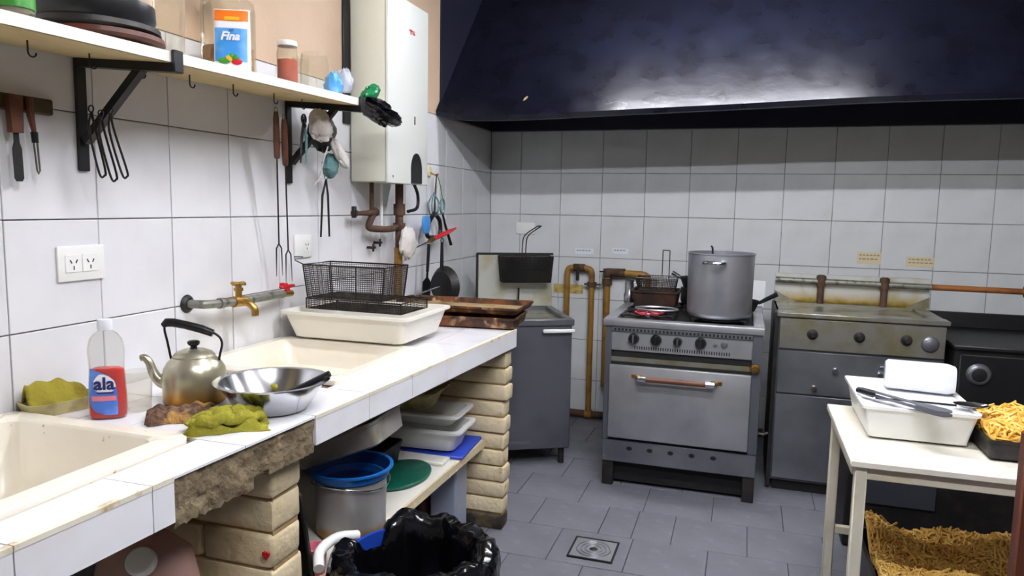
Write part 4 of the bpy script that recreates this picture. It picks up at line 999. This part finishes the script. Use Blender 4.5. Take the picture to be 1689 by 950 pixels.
# ------------------------------------------------------------------ floor drain
t = thing('floor_drain', 'square metal floor drain grate set in the dark floor tiles', 'drain', (1.243, 1.963, 0))
g = G().box(1.148, 1.338, 1.868, 2.058, .0005, .006, .002)
part('plate', g, 'steel', t)
for k, r in enumerate((.075, .056, .037)):
    part('ring', G().tube([(1.243+r*math.cos(a), 1.963+r*math.sin(a), .0065) for a in [2*PI*q/28 for q in range(28)]], .0045, 6, True), 'alu', t)
part('hub', G().lathe([(0, .008), (.016, .008), (.02, .005)], (1.243, 1.963, 0), 16), 'black_iron', t)
part('frame', G().box(1.142, 1.344, 1.862, 1.870, .0005, .008).box(1.142, 1.344, 2.056, 2.064, .0005, .008).box(1.142, 1.150, 1.870, 2.056, .0005, .008).box(1.336, 1.344, 1.870, 2.056, .0005, .008), 'gas_dark', t, smooth=False)

# ------------------------------------------------------------------ small deep fryer, turned
FR = thing('deep_fryer', 'narrow grey steel deep fryer with a tall backsplash, turned beside the worktop', 'fryer', (.655, 3.10, 0), math.radians(28))
W_, D_ = .50, .62
# local: front edge right corner sits at world (.897, 2.99)
t = FR
ex = Vector((math.cos(math.radians(28)), math.sin(math.radians(28)), 0)); ey = Vector((-ex.y, ex.x, 0)); oc = Vector((.897, 2.99, 0))
FR.location = oc-ex*(W_/2)+ey*(D_/2)
hx, hy = W_/2, D_/2
part('body', G().box(-hx+.01, hx-.01, -hy+.012, hy-.01, .10, .845, .004), 'steel_side', t, world=False)
part('tank_rim', G().box(-hx, hx, -hy, -hy+.045, .84, .878, .004).box(-hx, hx, hy-.04, hy, .84, .878, .004).box(-hx, -hx+.04, -hy+.045, hy-.04, .84, .878, .004).box(hx-.04, hx, -hy+.045, hy-.04, .84, .878, .004), 'steel_dark', t, world=False)
part('oil', G().box(-hx+.04, hx-.04, -hy+.045, hy-.04, .84, .850), 'steel_greasy', t, world=False)
part('backsplash', G().box(-hx, hx, hy-.03, hy-.012, .86, 1.215, .003), 'splash', t, world=False)
part('splash_edge', G().box(-hx-.004, hx+.004, hy-.034, hy-.008, 1.213, 1.226, .002).box(-hx-.006, -hx+.008, hy-.034, hy-.008, .86, 1.22, .002), 'black_iron', t, world=False)
part('drawer_handle', G().box(.06, hx+.0, -hy-.018, -hy-.002, .80, .822, .005), 'white', t, world=False, label='white bar handle')
for sx_, sy_ in ((-1, -1), (1, -1), (-1, 1), (1, 1)):
    part('leg', G().cyl((sx_*(hx-.05), sy_*(hy-.05), 0), (sx_*(hx-.05), sy_*(hy-.05), .101), .018, 10), 'black_iron', t, world=False)
part('nameplate', G().box(-.12, 0, -hy+.009, -hy+.0125, .135, .155), 'steel_dark', t, world=False)
part('heating_rod', G().tube(cat([(.02, hy-.06, 1.0), (.02, hy-.07, .87), (.02, .1, .862), (-.08, .0, .862)], 4), .006, 6), 'black_iron', t, world=False)
hb = G()
for sx_ in (-.012, .012): hb.tube(cat([(sx_, .06, .13), (sx_, .055, .24), (sx_+.01, .02, .30), (sx_+.075, -.05, .36)], 5), .0035, 6)
hb.tube([(-.012+.075, -.05, .36), (.012+.075, -.05, .36)], .0045, 6)
p = FR.location+ex*.055+ey*(hy-.10)
basket('frying_basket', 'black wire frying basket hooked on the backsplash of the narrow fryer', (p.x, p.y, 1.045), .34, .11, .165, math.radians(28), .92, hb, None, 44, 14, 22, .0022, 'black_iron')

# ------------------------------------------------------------------ pipes on back wall
def flanged(g, p, axis, r): return g
t = thing('gas_pipe', 'ochre gas pipe bent like a staple with a black tap, beside the narrow fryer', 'pipe', (.70, 3.96, 0))
yp = YB-.055
part('pipe', G().tube([(.615, yp, .72), (.615, yp, 1.05)]+cat([(.615, yp, 1.06), (.625, yp, 1.09), (.655, yp, 1.10)], 4)[1:]+cat([(.745, yp, 1.10), (.785, yp, 1.085), (.795, yp, 1.05)], 4)+[(.795, yp, .03)], .021, 12), 'ochre', t)
part('tap', G().cyl((.66, yp, 1.10), (.74, yp, 1.10), .027, 12).cyl((.70, yp-.02, 1.10), (.70, yp-.045, 1.10), .012, 10), 'rust', t)
part('tap_lever', G().box(.688, .712, yp-.055, yp-.043, 1.01, 1.105, .004), 'black_iron', t)
part('collar', G().cyl((.795, yp, 1.00), (.795, yp, .97), .034, 12).box(.74, .86, yp-.012, yp+.012, .978, .99, .003), 'rust', t)
t = thing('gas_pipe', 'ochre gas pipe with a valve behind the left of the stove', 'pipe', (1.0, 3.96, .5))
part('pipe', G().tube([(.905, yp, .25), (.905, yp, 1.0), (.905, yp, 1.06)], .024, 12).tube(cat([(.93, yp, 1.075), (1.08, yp, 1.072), (1.15, yp, 1.07), (1.185, yp, 1.055), (1.19, yp, 1.02), (1.19, yp, .93)], 4), .023, 12), 'ochre', t)
part('valve', G().cyl((.90, yp, 1.075), (1.03, yp, 1.075), .030, 12).cyl((.905, yp, 1.03), (.905, yp, .985), .036, 12).cyl((.905, yp, 1.04), (.905, yp, 1.10), .030, 12), 'rust', t)
part('valve_lever', G().box(.85, .90, yp-.02, yp-.01, 1.075, 1.085, .002), 'black_iron', t)
t = thing('gas_pipe', 'dark brown pipe lying along the foot of the back wall', 'pipe', (.78, 3.95, 0))
part('pipe', G().cyl((.30, YB-.05, .034), (2.0, YB-.05, .030), .026, 12), 'rust', t)
part('tee', G().cyl((.77, YB-.05, .033), (.82, YB-.05, .033), .033, 12), 'ochre', t)

# labels and plates on the back wall
def flat_label(name, label, x0, x1, z0, z1, mm, rows, cat_='label', tilt=0):
    o = thing(name, label, cat_, ((x0+x1)/2, YB, z0))
    part('paper', G().box(x0, x1, YB-.0022, YB-.0008, z0, z1), mm, o, smooth=False)
    r = random.Random(int(x0*100)); h = (z1-z0)/(rows+1)
    for k in range(rows):
        z = z1-h*(k+.75); a = x0+.012; q = 0
        while a < x1-.02:
            ln = r.uniform(.008, .022); part('ink_line', G().box(a, min(a+ln, x1-.008), YB-.0028, YB-.0022, z-h*.18, z+h*.18), 'ink', o, smooth=False); a += ln+.006
    return o
flat_label('wall_label', 'small pale paper label on the tiles above the staple-shaped pipe', .655, .79, 1.195, 1.235, 'label', 1)
flat_label('wall_label', 'small pale paper label on the tiles above the pipe by the stove', .925, 1.04, 1.205, 1.245, 'label', 1)
flat_label('wall_label', 'yellowed paper label above the left of the wide fryer backsplash', 2.515, 2.655, 1.20, 1.275, 'label_y', 2)
flat_label('wall_label', 'yellowed paper label above the right end of the wide fryer backsplash', 2.80, 2.955, 1.192, 1.255, 'label_y', 2)
flat_label('wall_sticker', 'brown patterned sticker strip on the tiles between the pipes and narrow fryer', .50, .72, .905, .97, 'patch', 0, 'sticker')
t = thing('cover_plate', 'blank white cover plate on the back wall above the narrow fryer', 'cover plate', (.28, YB, 1.325))
part('plate', G().box(.205, .352, YB-.011, YB-.001, 1.325, 1.412, .004, 2), 'white', t)

# ------------------------------------------------------------------ stove
ST = thing('gas_stove', 'steel gas stove with oven, four black knobs and a wooden bar handle', 'stove', (1.525, 3.13, 0)); t = ST
x0, x1, yf, yk = 1.122, 1.935, 2.755, 3.53
part('body', G().box(x0+.004, x1-.004, yf+.02, yk, .14, .90), 'steel_side', t, smooth=False)
part('corner_post', G().box(x0, x0+.035, yf, yf+.03, .262, .90, .003), 'steel_side', t)
part('corner_post', G().box(x1-.05, x1, yf, yf+.03, .262, .90, .003), 'steel_side', t)
part('top_rim', G().box(x0-.012, x1+.006, yf-.012, yf+.06, .895, .933, .006, 2).box(x0-.012, x0+.05, yf+.06, yk, .90, .933, .003).box(x1-.05, x1+.006, yf+.06, yk, .90, .933, .003).box(x0-.012, x1+.006, yk-.04, yk+.005, .90, .95, .003), 'steel', t)
part('hob', G().box(x0+.05, x1-.05, yf+.06, yk-.04, .90, .920), 'black_iron', t, smooth=False)
g = part('vent_strip', G().box(x0+.035, x1-.05, yf-.006, yf+.02, .866, .893, .002), 'steel_dark', t)
sl = G()
for k in range(36): sl.box(x0+.05+k*.0198, x0+.05+k*.0198+.010, yf-.0072, yf-.0058, .872, .885)
part('vent_slots', sl, 'gas_dark', g, kind='stuff')
part('control_panel', G().box(x0+.035, x1-.05, yf+.002, yf+.02, .762, .866, .002), 'steel', t)
for k, x in enumerate((1.276, 1.395, 1.508, 1.626)):
    r = .030 if k != 2 else .024
    kb = part('knob', G().lathe([(0, -.026), (r*.8, -.026), (r*.9, -.018), (r, 0)], (x, yf+.002, .832), 20, axis='y'), 'black_plastic', t)
    part('pointer', G().box(x-.004, x+.004, yf-.030, yf-.024, .832-r*.8, .832+r*.8, .001), 'black_iron' if k % 2 else 'grey_plastic', kb)
for k, x in enumerate((1.70, 1.745)):
    part('button', G().lathe([(0, -.010), (.008+.006*k, -.008), (.009+.008*k, 0)], (x, yf+.002, .83), 14, axis='y'), 'steel_dark', t)
sl = G()
for k in range(40): sl.box(x0+.16+k*.0125, x0+.16+k*.0125+.005, yf+.0005, yf+.0022, .775, .792)
part('scale_marks', sl, 'gas_dark', t, kind='stuff')
part('upper_gap', G().box(x0+.035, x1-.05, yf+.012, yf+.03, .69, .726), 'steel_greasy', t, smooth=False)
part('painted_gap_shade', G().box(x0+.035, x1-.05, yf+.012, yf+.03, .726, .762), 'gas_dark', t, smooth=False)  # near-black strip: shade of the gap above the oven, put in as colour
part('oven_surround', G().box(x0+.018, x1-.028, yf+.004, yf+.018, .268, .70), 'gas_dark', t, smooth=False)
dr = part('oven_door', G().box(x0+.032, x1-.048, yf-.022, yf+.004, .280, .686, .006, 2), 'steel', t)
part('handle_bar', G().cyl((1.345, yf-.062, .628), (1.675, yf-.062, .628), .014, 12), 'wood_handle', dr, label='brown wooden bar')
for x in (1.335, 1.685):
    part('handle_ferrule', G().cyl((x-.022, yf-.062, .628), (x+.022, yf-.062, .628), .016, 12), 'chrome', dr)
for x in (1.305, 1.715):
    part('handle_bracket', G().tube([(x, yf-.024, .632), (x, yf-.05, .632), (x+(.02 if x < 1.5 else -.02), yf-.062, .628)], .010, 8).box(x-.03, x+.03, yf-.028, yf-.02, .622, .642, .003), 'brass', dr)
lp = part('lower_panel', G().box(x0+.004, x1-.003, yf-.004, yf+.02, .140, .262, .003), 'steel_dark', t)
for k in range(5):
    x = 1.274+k*.111; part('vent_hole', G().lathe([(0, -.0015), (.015, -.0015), (.0155, 0)], (x, yf-.004, .222), 16, axis='y', sx=1.0, sy=.75), 'gas_dark', lp)
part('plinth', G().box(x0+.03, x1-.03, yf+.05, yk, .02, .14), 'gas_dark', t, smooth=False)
for x in (x0+.035, x1-.035):
    for y in (yf+.035, yk-.04):
        part('leg', G().box(x-.03, x+.03, y-.03, y+.03, 0, .14, .003), 'black_iron', t)
part('gas_fitting', G().lathe([(0, -.03), (.014, -.03), (.016, -.022), (.024, -.02), (.026, 0)], (1.902, yf, .722), 16, axis='y'), 'brass', t)
part('side_hook', G().tube([(x1, yf+.04, .37), (x1+.03, yf+.03, .372), (x1+.045, yf+.02, .385)], .006, 8), 'galv', t)
# grates and burners
for i, (gx, gy) in enumerate(((1.335, 2.96), (1.71, 2.96), (1.335, 3.30), (1.71, 3.30))):
    g = G()
    for a in range(4):
        d = Vector((math.cos(a*PI/2+PI/4), math.sin(a*PI/2+PI/4), 0)); g.tube([Vector((gx, gy, .948))+d*.05, Vector((gx, gy, .948))+d*.20], .007, 6); g.tube([Vector((gx, gy, .921))+d*.19, Vector((gx, gy, .948))+d*.19], .007, 6)
    g.tube([(gx+.14*math.cos(a), gy+.14*math.sin(a), .946) for a in [2*PI*q/24 for q in range(24)]], .006, 6, True)
    gr = part('grate', g, 'black_iron', t)
    part('burner', G().lathe([(.045, .0), (.05, .006), (.05, .018), (.03, .022), (0, .022)], (gx, gy, .920), 20), 'alu' if i == 0 else 'black_iron', t)
tr = G().tube([(1.335+.075*math.cos(a), 2.90+.075*math.sin(a), .955) for a in [2*PI*q/20 for q in range(20)]], .007, 6, True)
for a in range(3): tr.tube([(1.335, 2.90, .958), (1.335+.085*math.cos(a*2.1+.4), 2.90+.085*math.sin(a*2.1+.4), .956)], .008, 6)
o = single('burner_trivet', tr.box(1.29, 1.33, 2.80, 2.825, .951, .967, .004).box(1.35, 1.40, 2.80, 2.825, .951, .967, .004).move(T(0, 0, .004)), 'red_enamel', 'red enamelled trivet on the front left burner of the stove', 'trivet')
o = single('ring_trivet', G().tube([(1.37+.115*math.cos(a), 2.95+.075*math.sin(a), .975) for a in [2*PI*q/30 for q in range(30)]], .006, 8, True), 'alu', 'thin aluminium ring lying round the red trivet', 'ring')
# big pot
px_, py_ = 1.703, 2.955; zb = .9555
t = thing('cooking_pot', 'tall dull aluminium pot on the front right burner', 'pot', (px_, py_, zb))
part('body', G().lathe([(0, 0), (.155, 0), (.166, .010), (.170, .03), (.174, .335), (.178, .338), (.178, .345), (.171, .345), (.166, .03), (0, .012)], (px_, py_, zb), 56), 'alu', t)
def pot_handle(a):
    c, s_ = math.cos(a), math.sin(a); tx, ty = -s_, c
    def Q(r, k, z): return (px_+c*r+tx*k, py_+s_*r+ty*k, zb+z)
    g = G().tube(cat([Q(.172, -.055, .295), Q(.20, -.052, .30), Q(.218, -.03, .300), Q(.218, .03, .300), Q(.20, .052, .30), Q(.172, .055, .295)], 4), .009, 8)
    return g
for a in (-1.72, 1.42):
    part('handle', pot_handle(a), 'chrome', t)
o = single('pot_ladle', G().tube(cat([(px_-.05, py_+.0, zb+.06), (px_-.048, py_+.05, zb+.30), (px_-.050, py_+.06, zb+.36), (px_-.056, py_+.045, zb+.375)], 4), .005, 8), 'wire_dark', 'steel ladle handle sticking up out of the tall pot', 'ladle')
# pans behind
def skillet(name, label, c, r, h, ang, hl, mm='black_iron', tilt=.25):
    o = thing(name, label, 'pan', c)
    part('body', G().lathe([(0, 0), (r*.8, 0), (r, h), (r*1.02, h), (r*.82, -.003), (0, -.003)], c, 36), mm, o)
    d = Vector((math.cos(ang), math.sin(ang), 0)); a = Vector(c)+d*r*.97+Vector((0, 0, h*.8))
    part('handle', G().tube([a, a+d*hl*.4+Vector((0, 0, tilt*hl*.4)), a+d*hl+Vector((0, 0, tilt*hl))], [.008, .012, .014], 8), 'black_plastic', o)
    return o
skillet('frying_pan', 'black pan behind the right of the tall pot with its handle pointing right', (1.80, 3.255, .957), .115, .055, -.15, .10, tilt=.6)
skillet('saucepan', 'black pan with an upward handle left of the tall pot', (1.575, 3.40, 1.06), .12, .06, 2.9, .06, tilt=.5)
single('pot_stand', G().lathe([(0, 0), (.10, 0), (.11, .02), (.11, .098), (.10, .10), (0, .10)], (1.57, 3.415, .9565), 24), 'black_iron', 'black iron pot under the black saucepan on the stove', 'pot')
# dark wide roasting tin and baskets at rear left of hob
t = thing('roasting_tin', 'wide blackened roasting tin at the back left of the stove', 'tin', (1.34, 3.17, .956))
part('body', tub_mesh(1.205, 1.48, 3.045, 3.29, .957, 1.06, .02, .008, .003, .02), 'dark_tin', t)
hb = G()
for sx_ in (.022, .062): hb.tube([(sx_, .05, .06), (sx_, .05, .225)], .003, 6)
hb.tube([(.022, .05, .225), (.062, .05, .225)], .003, 6)
basket('frying_basket', 'dark wire frying basket with tall upright wire handle on the stove', (1.345, 3.167, 1.0615), .23, .20, .07, .05, .9, hb, None, 24, 24, 7, .0016)
t = thing('metal_jug', 'small bright metal jug at the back left corner of the stove', 'jug', (1.165, 3.33, .951))
part('body', G().lathe([(0, 0), (.034, 0), (.036, .05), (.030, .06), (.030, .135), (.028, .137), (.026, .06), (0, .055)], (1.155, 3.36, .951), 24), 'bowl', t)
part('handle', G().tube(cat([(1.185, 3.35, 1.07), (1.225, 3.33, 1.08), (1.23, 3.33, 1.03), (1.19, 3.345, .985)], 5), .004, 8), 'chrome', t)
single('metal_sheet', G().box(1.865, 1.955, 3.56, 3.60, .93, 1.10, .004), 'label_white', 'white tin sheet propped behind the right of the stove', 'sheet')

# ------------------------------------------------------------------ wide fryer
t = thing('wide_fryer', 'wide steel three-tank fryer with oil-stained backsplash and pipe', 'fryer', (2.41, 3.28, 0))
x0, x1, yf, yk = 2.018, 2.815, 3.0, 3.58
part('carcass', G().box(x0, x1, yf+.012, yk, .06, .965), 'steel_side', t, smooth=False)
part('dark_frame', G().box(x0-.022, x0-.001, yf+.006, yk, .02, .985), 'black_iron', t, smooth=False)
part('work_top', G().box(x0-.012, x1+.012, yf-.014, yf+.10, .966, .99, .004).box(x0-.012, x0+.06, yf+.1, yk, .966, .985, .002).box(x1-.06, x1+.012, yf+.1, yk, .966, .985, .002).box(x0+.06, x1-.06, yk-.06, yk, .966, .985), 'steel_greasy', t)
part('oil_well', G().box(x0+.06, x1-.06, yf+.1, yk-.06, .964, .970), 'steel_greasy', t, smooth=False)
part('splash', G().box(x0-.012, x1+.03, yk-.018, yk, .985, 1.155, .002), 'splash_wide', t)
for x, m_ in ((x0-.01, 1), (x1+.03, -1)):
    part('corner_fillet', G().prism([(x, .985), (x+m_*.12, .985), (x, 1.05)], yk-.028, yk-.018, 'y'), 'steel_greasy', t, smooth=False)
up_ = part('upper_panel', G().box(x0+.004, x1-.004, yf-.006, yf+.012, .795, .960, .003), 'steel_greasy', t)
mid = part('middle_panel', G().box(x0+.004, x1-.004, yf-.004, yf+.012, .552, .785, .003), 'steel_dark', t)
low = part('lower_door', G().box(x0+.004, x1-.004, yf-.006, yf+.012, .075, .545, .003), 'steel_dark', t)
for x in (2.186, 2.413, 2.634):
    kb = part('knob', G().lathe([(0, -.03), (.012, -.03), (.016, -.022), (.018, -.006), (.026, -.004), (.028, 0)], (x, yf-.006, .880), 18, axis='y'), 'black_iron', up_)
d = part('dial', G().lathe([(0, -.012), (.03, -.012), (.038, -.008), (.042, 0)], (2.742, yf-.006, .868), 24, axis='y'), 'steel_dark', up_)
part('dial_face', G().lathe([(0, -.014), (.024, -.0135), (.026, -.012)], (2.742, yf-.006, .868), 20, axis='y'), 'grey_plastic', d)
for x, z in ((2.308, .695), (2.21, .592), (2.52, .69)):
    part('knob', G().lathe([(0, -.026), (.012, -.026), (.016, -.018), (.016, 0)], (x, yf-.004, z), 16, axis='y'), 'chrome', mid)
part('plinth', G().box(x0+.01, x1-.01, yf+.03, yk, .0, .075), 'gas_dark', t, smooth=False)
part('gas_rail', G().cyl((x0-.01, yk-.05, 1.118), (x1+.03, yk-.05, 1.112), .017, 12), 'galv', t, label='grey greasy pipe along the splash')
for x in (2.263, 2.603):
    part('drop_pipe', G().cyl((x, yk-.05, 1.155), (x, yk-.05, .985), .019, 12).cyl((x, yk-.05, 1.15), (x, yk-.05, 1.09), .027, 12), 'rust', t)
t = thing('gas_pipe', 'orange brown pipe running right from the wide fryer backsplash', 'pipe', (3.1, yk-.05, 1.1))
part('pipe', G().cyl((2.848, yk-.05, 1.112), (3.75, yk-.05, 1.108), .017, 12), 'orange_pipe', t)
part('union', G().cyl((3.30, yk-.05, 1.11), (3.325, yk-.05, 1.11), .034, 12), 'rust', t)

# ------------------------------------------------------------------ black range at right
t = thing('black_range', 'low black cooking range with a round dial at the right edge', 'range', (3.25, 3.35, 0))
x0, x1, yf, yk = 2.845, 3.75, 2.95, 3.62
part('body', G().box(x0, x1, yf+.01, yk, .06, .86), 'black_iron', t, smooth=False)
part('griddle_top', G().box(x0-.008, x1+.008, yf-.012, yk, .86, .882, .005), 'black', t)
part('back_ledge', G().box(x0-.008, x1+.008, yk-.03, yk, .882, .97, .004), 'black', t)
part('door', G().box(x0+.02, x1-.02, yf-.008, yf+.01, .12, .84, .006), 'black', t)
d = part('dial', G().lathe([(0, -.016), (.04, -.016), (.05, -.010), (.056, 0)], (2.952, yf-.008, .742), 28, axis='y'), 'steel_dark', t)
part('dial_face', G().lathe([(0, -.018), (.03, -.0175), (.034, -.016)], (2.952, yf-.008, .742), 24, axis='y'), 'gas_dark', d)
for x in (x0+.05, x1-.05):
    for y in (yf+.06, yk-.06): part('leg', G().cyl((x, y, 0), (x, y, .061), .025, 10), 'black_iron', t)

# ------------------------------------------------------------------ white table
TZ = .765
t = thing('prep_table', 'worn white painted table with cream legs in front of the black range', 'table', (2.62, 1.64, 0))
x0, x1, y0, y1 = 2.166, 3.05, 1.285, 1.98
part('tabletop', G().box(x0, x1, y0, y1, TZ-.022, TZ, .003), 'table', t)
part('apron', G().box(x0+.035, x1-.035, y0+.018, y0+.040, TZ-.062, TZ-.022, .002), 'table_leg', t)
part('apron', G().box(x0+.035, x1-.035, y1-.05, y1-.03, TZ-.062, TZ-.022, .002), 'table_leg', t)
part('apron', G().box(x0+.012, x0+.032, y0+.05, y1-.06, TZ-.062, TZ-.022, .002), 'table_leg', t)
for x in (x0+.034, x1-.05):
    for y in (y0+.030, y1-.045):
        part('leg', G().box(x-.018, x+.018, y-.018, y+.018, 0, TZ-.022, .004), 'table_leg', t)
part('stretcher', G().box(x0+.052, x1-.068, y1-.058, y1-.032, .255, .285, .002), 'table_leg', t)

t = thing('plastic_tub', 'white rectangular tub with a lid on the prep table', 'tub', (2.405, 1.76, TZ))
def sl_box(za, zb_, b, tt):
    (ax0, ax1, ay0, ay1), (bx0, bx1, by0, by1) = b, tt
    return G().hexa([(ax0, ay0, za), (ax1, ay0, za), (ax1, ay1, za), (ax0, ay1, za), (bx0, by0, zb_), (bx1, by0, zb_), (bx1, by1, zb_), (bx0, by1, zb_)])
part('tub', tub_mesh(2.222, 2.578, 1.515, 1.985, TZ+.001, .885, .030, .010, .004, .012), 'white', t)
part('lid_sheet', G().box(2.240, 2.56, 1.535, 1.965, .872, .8775), 'label_white', t, smooth=False)
t = thing('plastic_container', 'translucent white container lying on the white tub', 'container', (2.44, 1.86, .886))
g = G().lathe([(0, -.11), (.042, -.11), (.050, -.100), (.052, .09), (.045, .115), (0, .118)], (0, 0, 0), 32, expo=4, axis='x')
part('body', g.move(T(2.45, 1.83, .936) @ Matrix.Rotation(-.12, 4, 'Z')), 'clear_tub', t)
part('cap', G().cyl((2.322, 1.846, .952), (2.336, 1.844, .952), .014, 12), 'black_plastic', t)
o = thing('serving_tongs', 'grey tongs with dark tip lying across the white tub', 'tongs', (2.34, 1.55, .89))
a = Vector((2.235, 1.665, .896)); b = Vector((2.462, 1.425, .895)); d = b-a; pd = Vector((-d.y, d.x, 0)).normalized()
def blade(a_, wd, lift):
    g = G(); prof = [(0, .012), (.1, .013), (.5, .012), (.64, .014), (.72, .028), (.9, .031), (.97, .024), (1.0, .008)]
    L_ = [a_+d*s_+pd*w_*wd+Vector((0, 0, lift)) for s_, w_ in prof]; R_ = [a_+d*s_-pd*w_*wd+Vector((0, 0, lift)) for s_, w_ in prof]
    n = len(prof); vs = L_+R_+[v+Vector((0, 0, .003)) for v in L_+R_]; fs = []
    for i in range(n-1): fs += [(i, i+1, n+i+1, n+i), (2*n+i, 3*n+i, 3*n+i+1, 2*n+i+1), (i, 2*n+i, 2*n+i+1, i+1), (n+i, n+i+1, 3*n+i+1, 3*n+i)]
    return g.add(vs, fs)
part('arm', blade(a, 1, 0), 'grey_plastic', o); part('arm', blade(a+Vector((0, 0, .007)), .9, .006), 'grey_plastic', o)
part('hinge', G().tube([a-d*.03, a+d*.16], [.010, .013], 10).move(T(0, 0, .006)), 'black_plastic', o)
o = thing('serving_spoon', 'steel serving spoon behind the grey tongs on the white tub', 'spoon', (2.44, 1.6, .89))
part('handle', G().tube([(2.275, 1.60, .892), (2.40, 1.60, .893), (2.52, 1.60, .891)], [.006, .005, .006], 8), 'chrome', o)
part('bowl', G().lathe([(0, -.004), (.02, -.002), (.032, .006), (.034, .008)], (2.565, 1.605, .892), 20, sx=1.6, sy=1.05), 'chrome', o)

def fries(g, n, seed, bx, z_of, ln=(.05, .10), th=.0042):
    """thin curled potato straws lying over the surface z_of"""
    r = random.Random(seed); x0, x1, y0, y1 = bx
    for _ in range(n):
        x = r.uniform(x0, x1); y = r.uniform(y0, y1); z = z_of(x, y)+r.uniform(-.012, .012); a = r.uniform(0, 2*PI); L_ = r.uniform(*ln); k = r.uniform(-24, 24); b = r.uniform(-.3, .3)
        p = Vector((x, y, z)); pts = [p.copy()]; steps = 5
        for q in range(steps):
            a += k*L_/steps; p = p+Vector((math.cos(a), math.sin(a), 0))*(L_/steps)
            p.x = min(max(p.x, x0-.01), x1+.01); p.y = min(max(p.y, y0-.01), y1+.01)
            p.z = z_of(p.x, p.y)+(z-z_of(x, y))+b*L_*(q-1.5)*.25+r.uniform(-.007, .010); pts.append(p.copy())
        g.tube(pts, th, 4)
    return g
t = thing('oven_tray', 'black rectangular tin of golden fries on the prep table', 'tray', (2.75, 1.58, TZ))
part('body', tub_mesh(2.575, 2.98, 1.43, 1.78, TZ+.001, .832, .006, .003, .003, .008), 'black_iron', t)
mound = lambda x, y: .825+.055*math.exp(-((x-2.80)/.16)**2-((y-1.62)/.17)**2)+.010*math.sin(x*40)*math.sin(y*37)
g = G().grid(lambda u, v: Vector((2.59+.375*u, 1.44+.33*v, mound(2.59+.375*u, 1.44+.33*v)-.012)), 16, 14)
fries(g, 620, 5, (2.60, 2.96, 1.45, 1.77), lambda x, y: mound(x, y)+.004, (.08, .15), .0044)
meta(single('fries', g, 'fries', 'heap of golden fries filling the black tin on the prep table', 'fries', kind='stuff'), kind='stuff')

t = thing('fries_crate', 'large dark crate of fries on the floor under the prep table', 'crate', (2.60, 1.66, 0))
part('crate', tub_mesh(2.29, 2.90, 1.37, 1.92, .001, .30, .03, .01, .006, .03), 'black_plastic', t)
m2 = lambda x, y: .285+.065*math.exp(-((y-1.85)/.12)**2)*(.75+.35*math.sin(x*14+.8))+.018*math.sin(x*23+2)*math.sin(y*19)
g = G().grid(lambda u, v: Vector((2.315+.56*u, 1.40+.50*v, m2(2.315+.56*u, 1.40+.50*v)-.012)), 26, 22)
fries(g, 2600, 9, (2.33, 2.865, 1.415, 1.885), m2, (.05, .11), .0042)
meta(single('fries', g, 'fries_low', 'mass of pale brown fries filling the dark crate under the prep table', 'fries'), kind='stuff')

t = thing('storage_box', 'low black box with a slate front panel behind the fries crate under the prep table', 'box', (2.75, 2.6, 0))
part('body', G().box(2.315, 3.20, 2.40, 2.80, .002, .56, .008), 'black_iron', t)
part('front_panel', G().box(2.375, 2.68, 2.393, 2.3995, .22, .52, .002), 'slate', t)

# ------------------------------------------------------------------ dark chair at the right edge of the frame
t = thing('wooden_chair', 'dark brown wooden chair at the right edge, only one back post showing', 'chair', (2.62, .68, 0))
for (x, y, h) in ((2.405, .60, 1.085), (2.82, .60, 1.085), (2.405, 1.0, .44), (2.82, 1.0, .44)):
    part('leg', G().box(x-.018, x+.018, y-.018, y+.018, 0, h, .004), 'wood', t)
part('seat', G().box(2.39, 2.83, .585, 1.015, .44, .465, .006), 'wood', t)
for z in (.70, .95): part('back_rail', G().box(2.42, 2.80, .59, .608, z, z+.07, .003), 'wood', t)
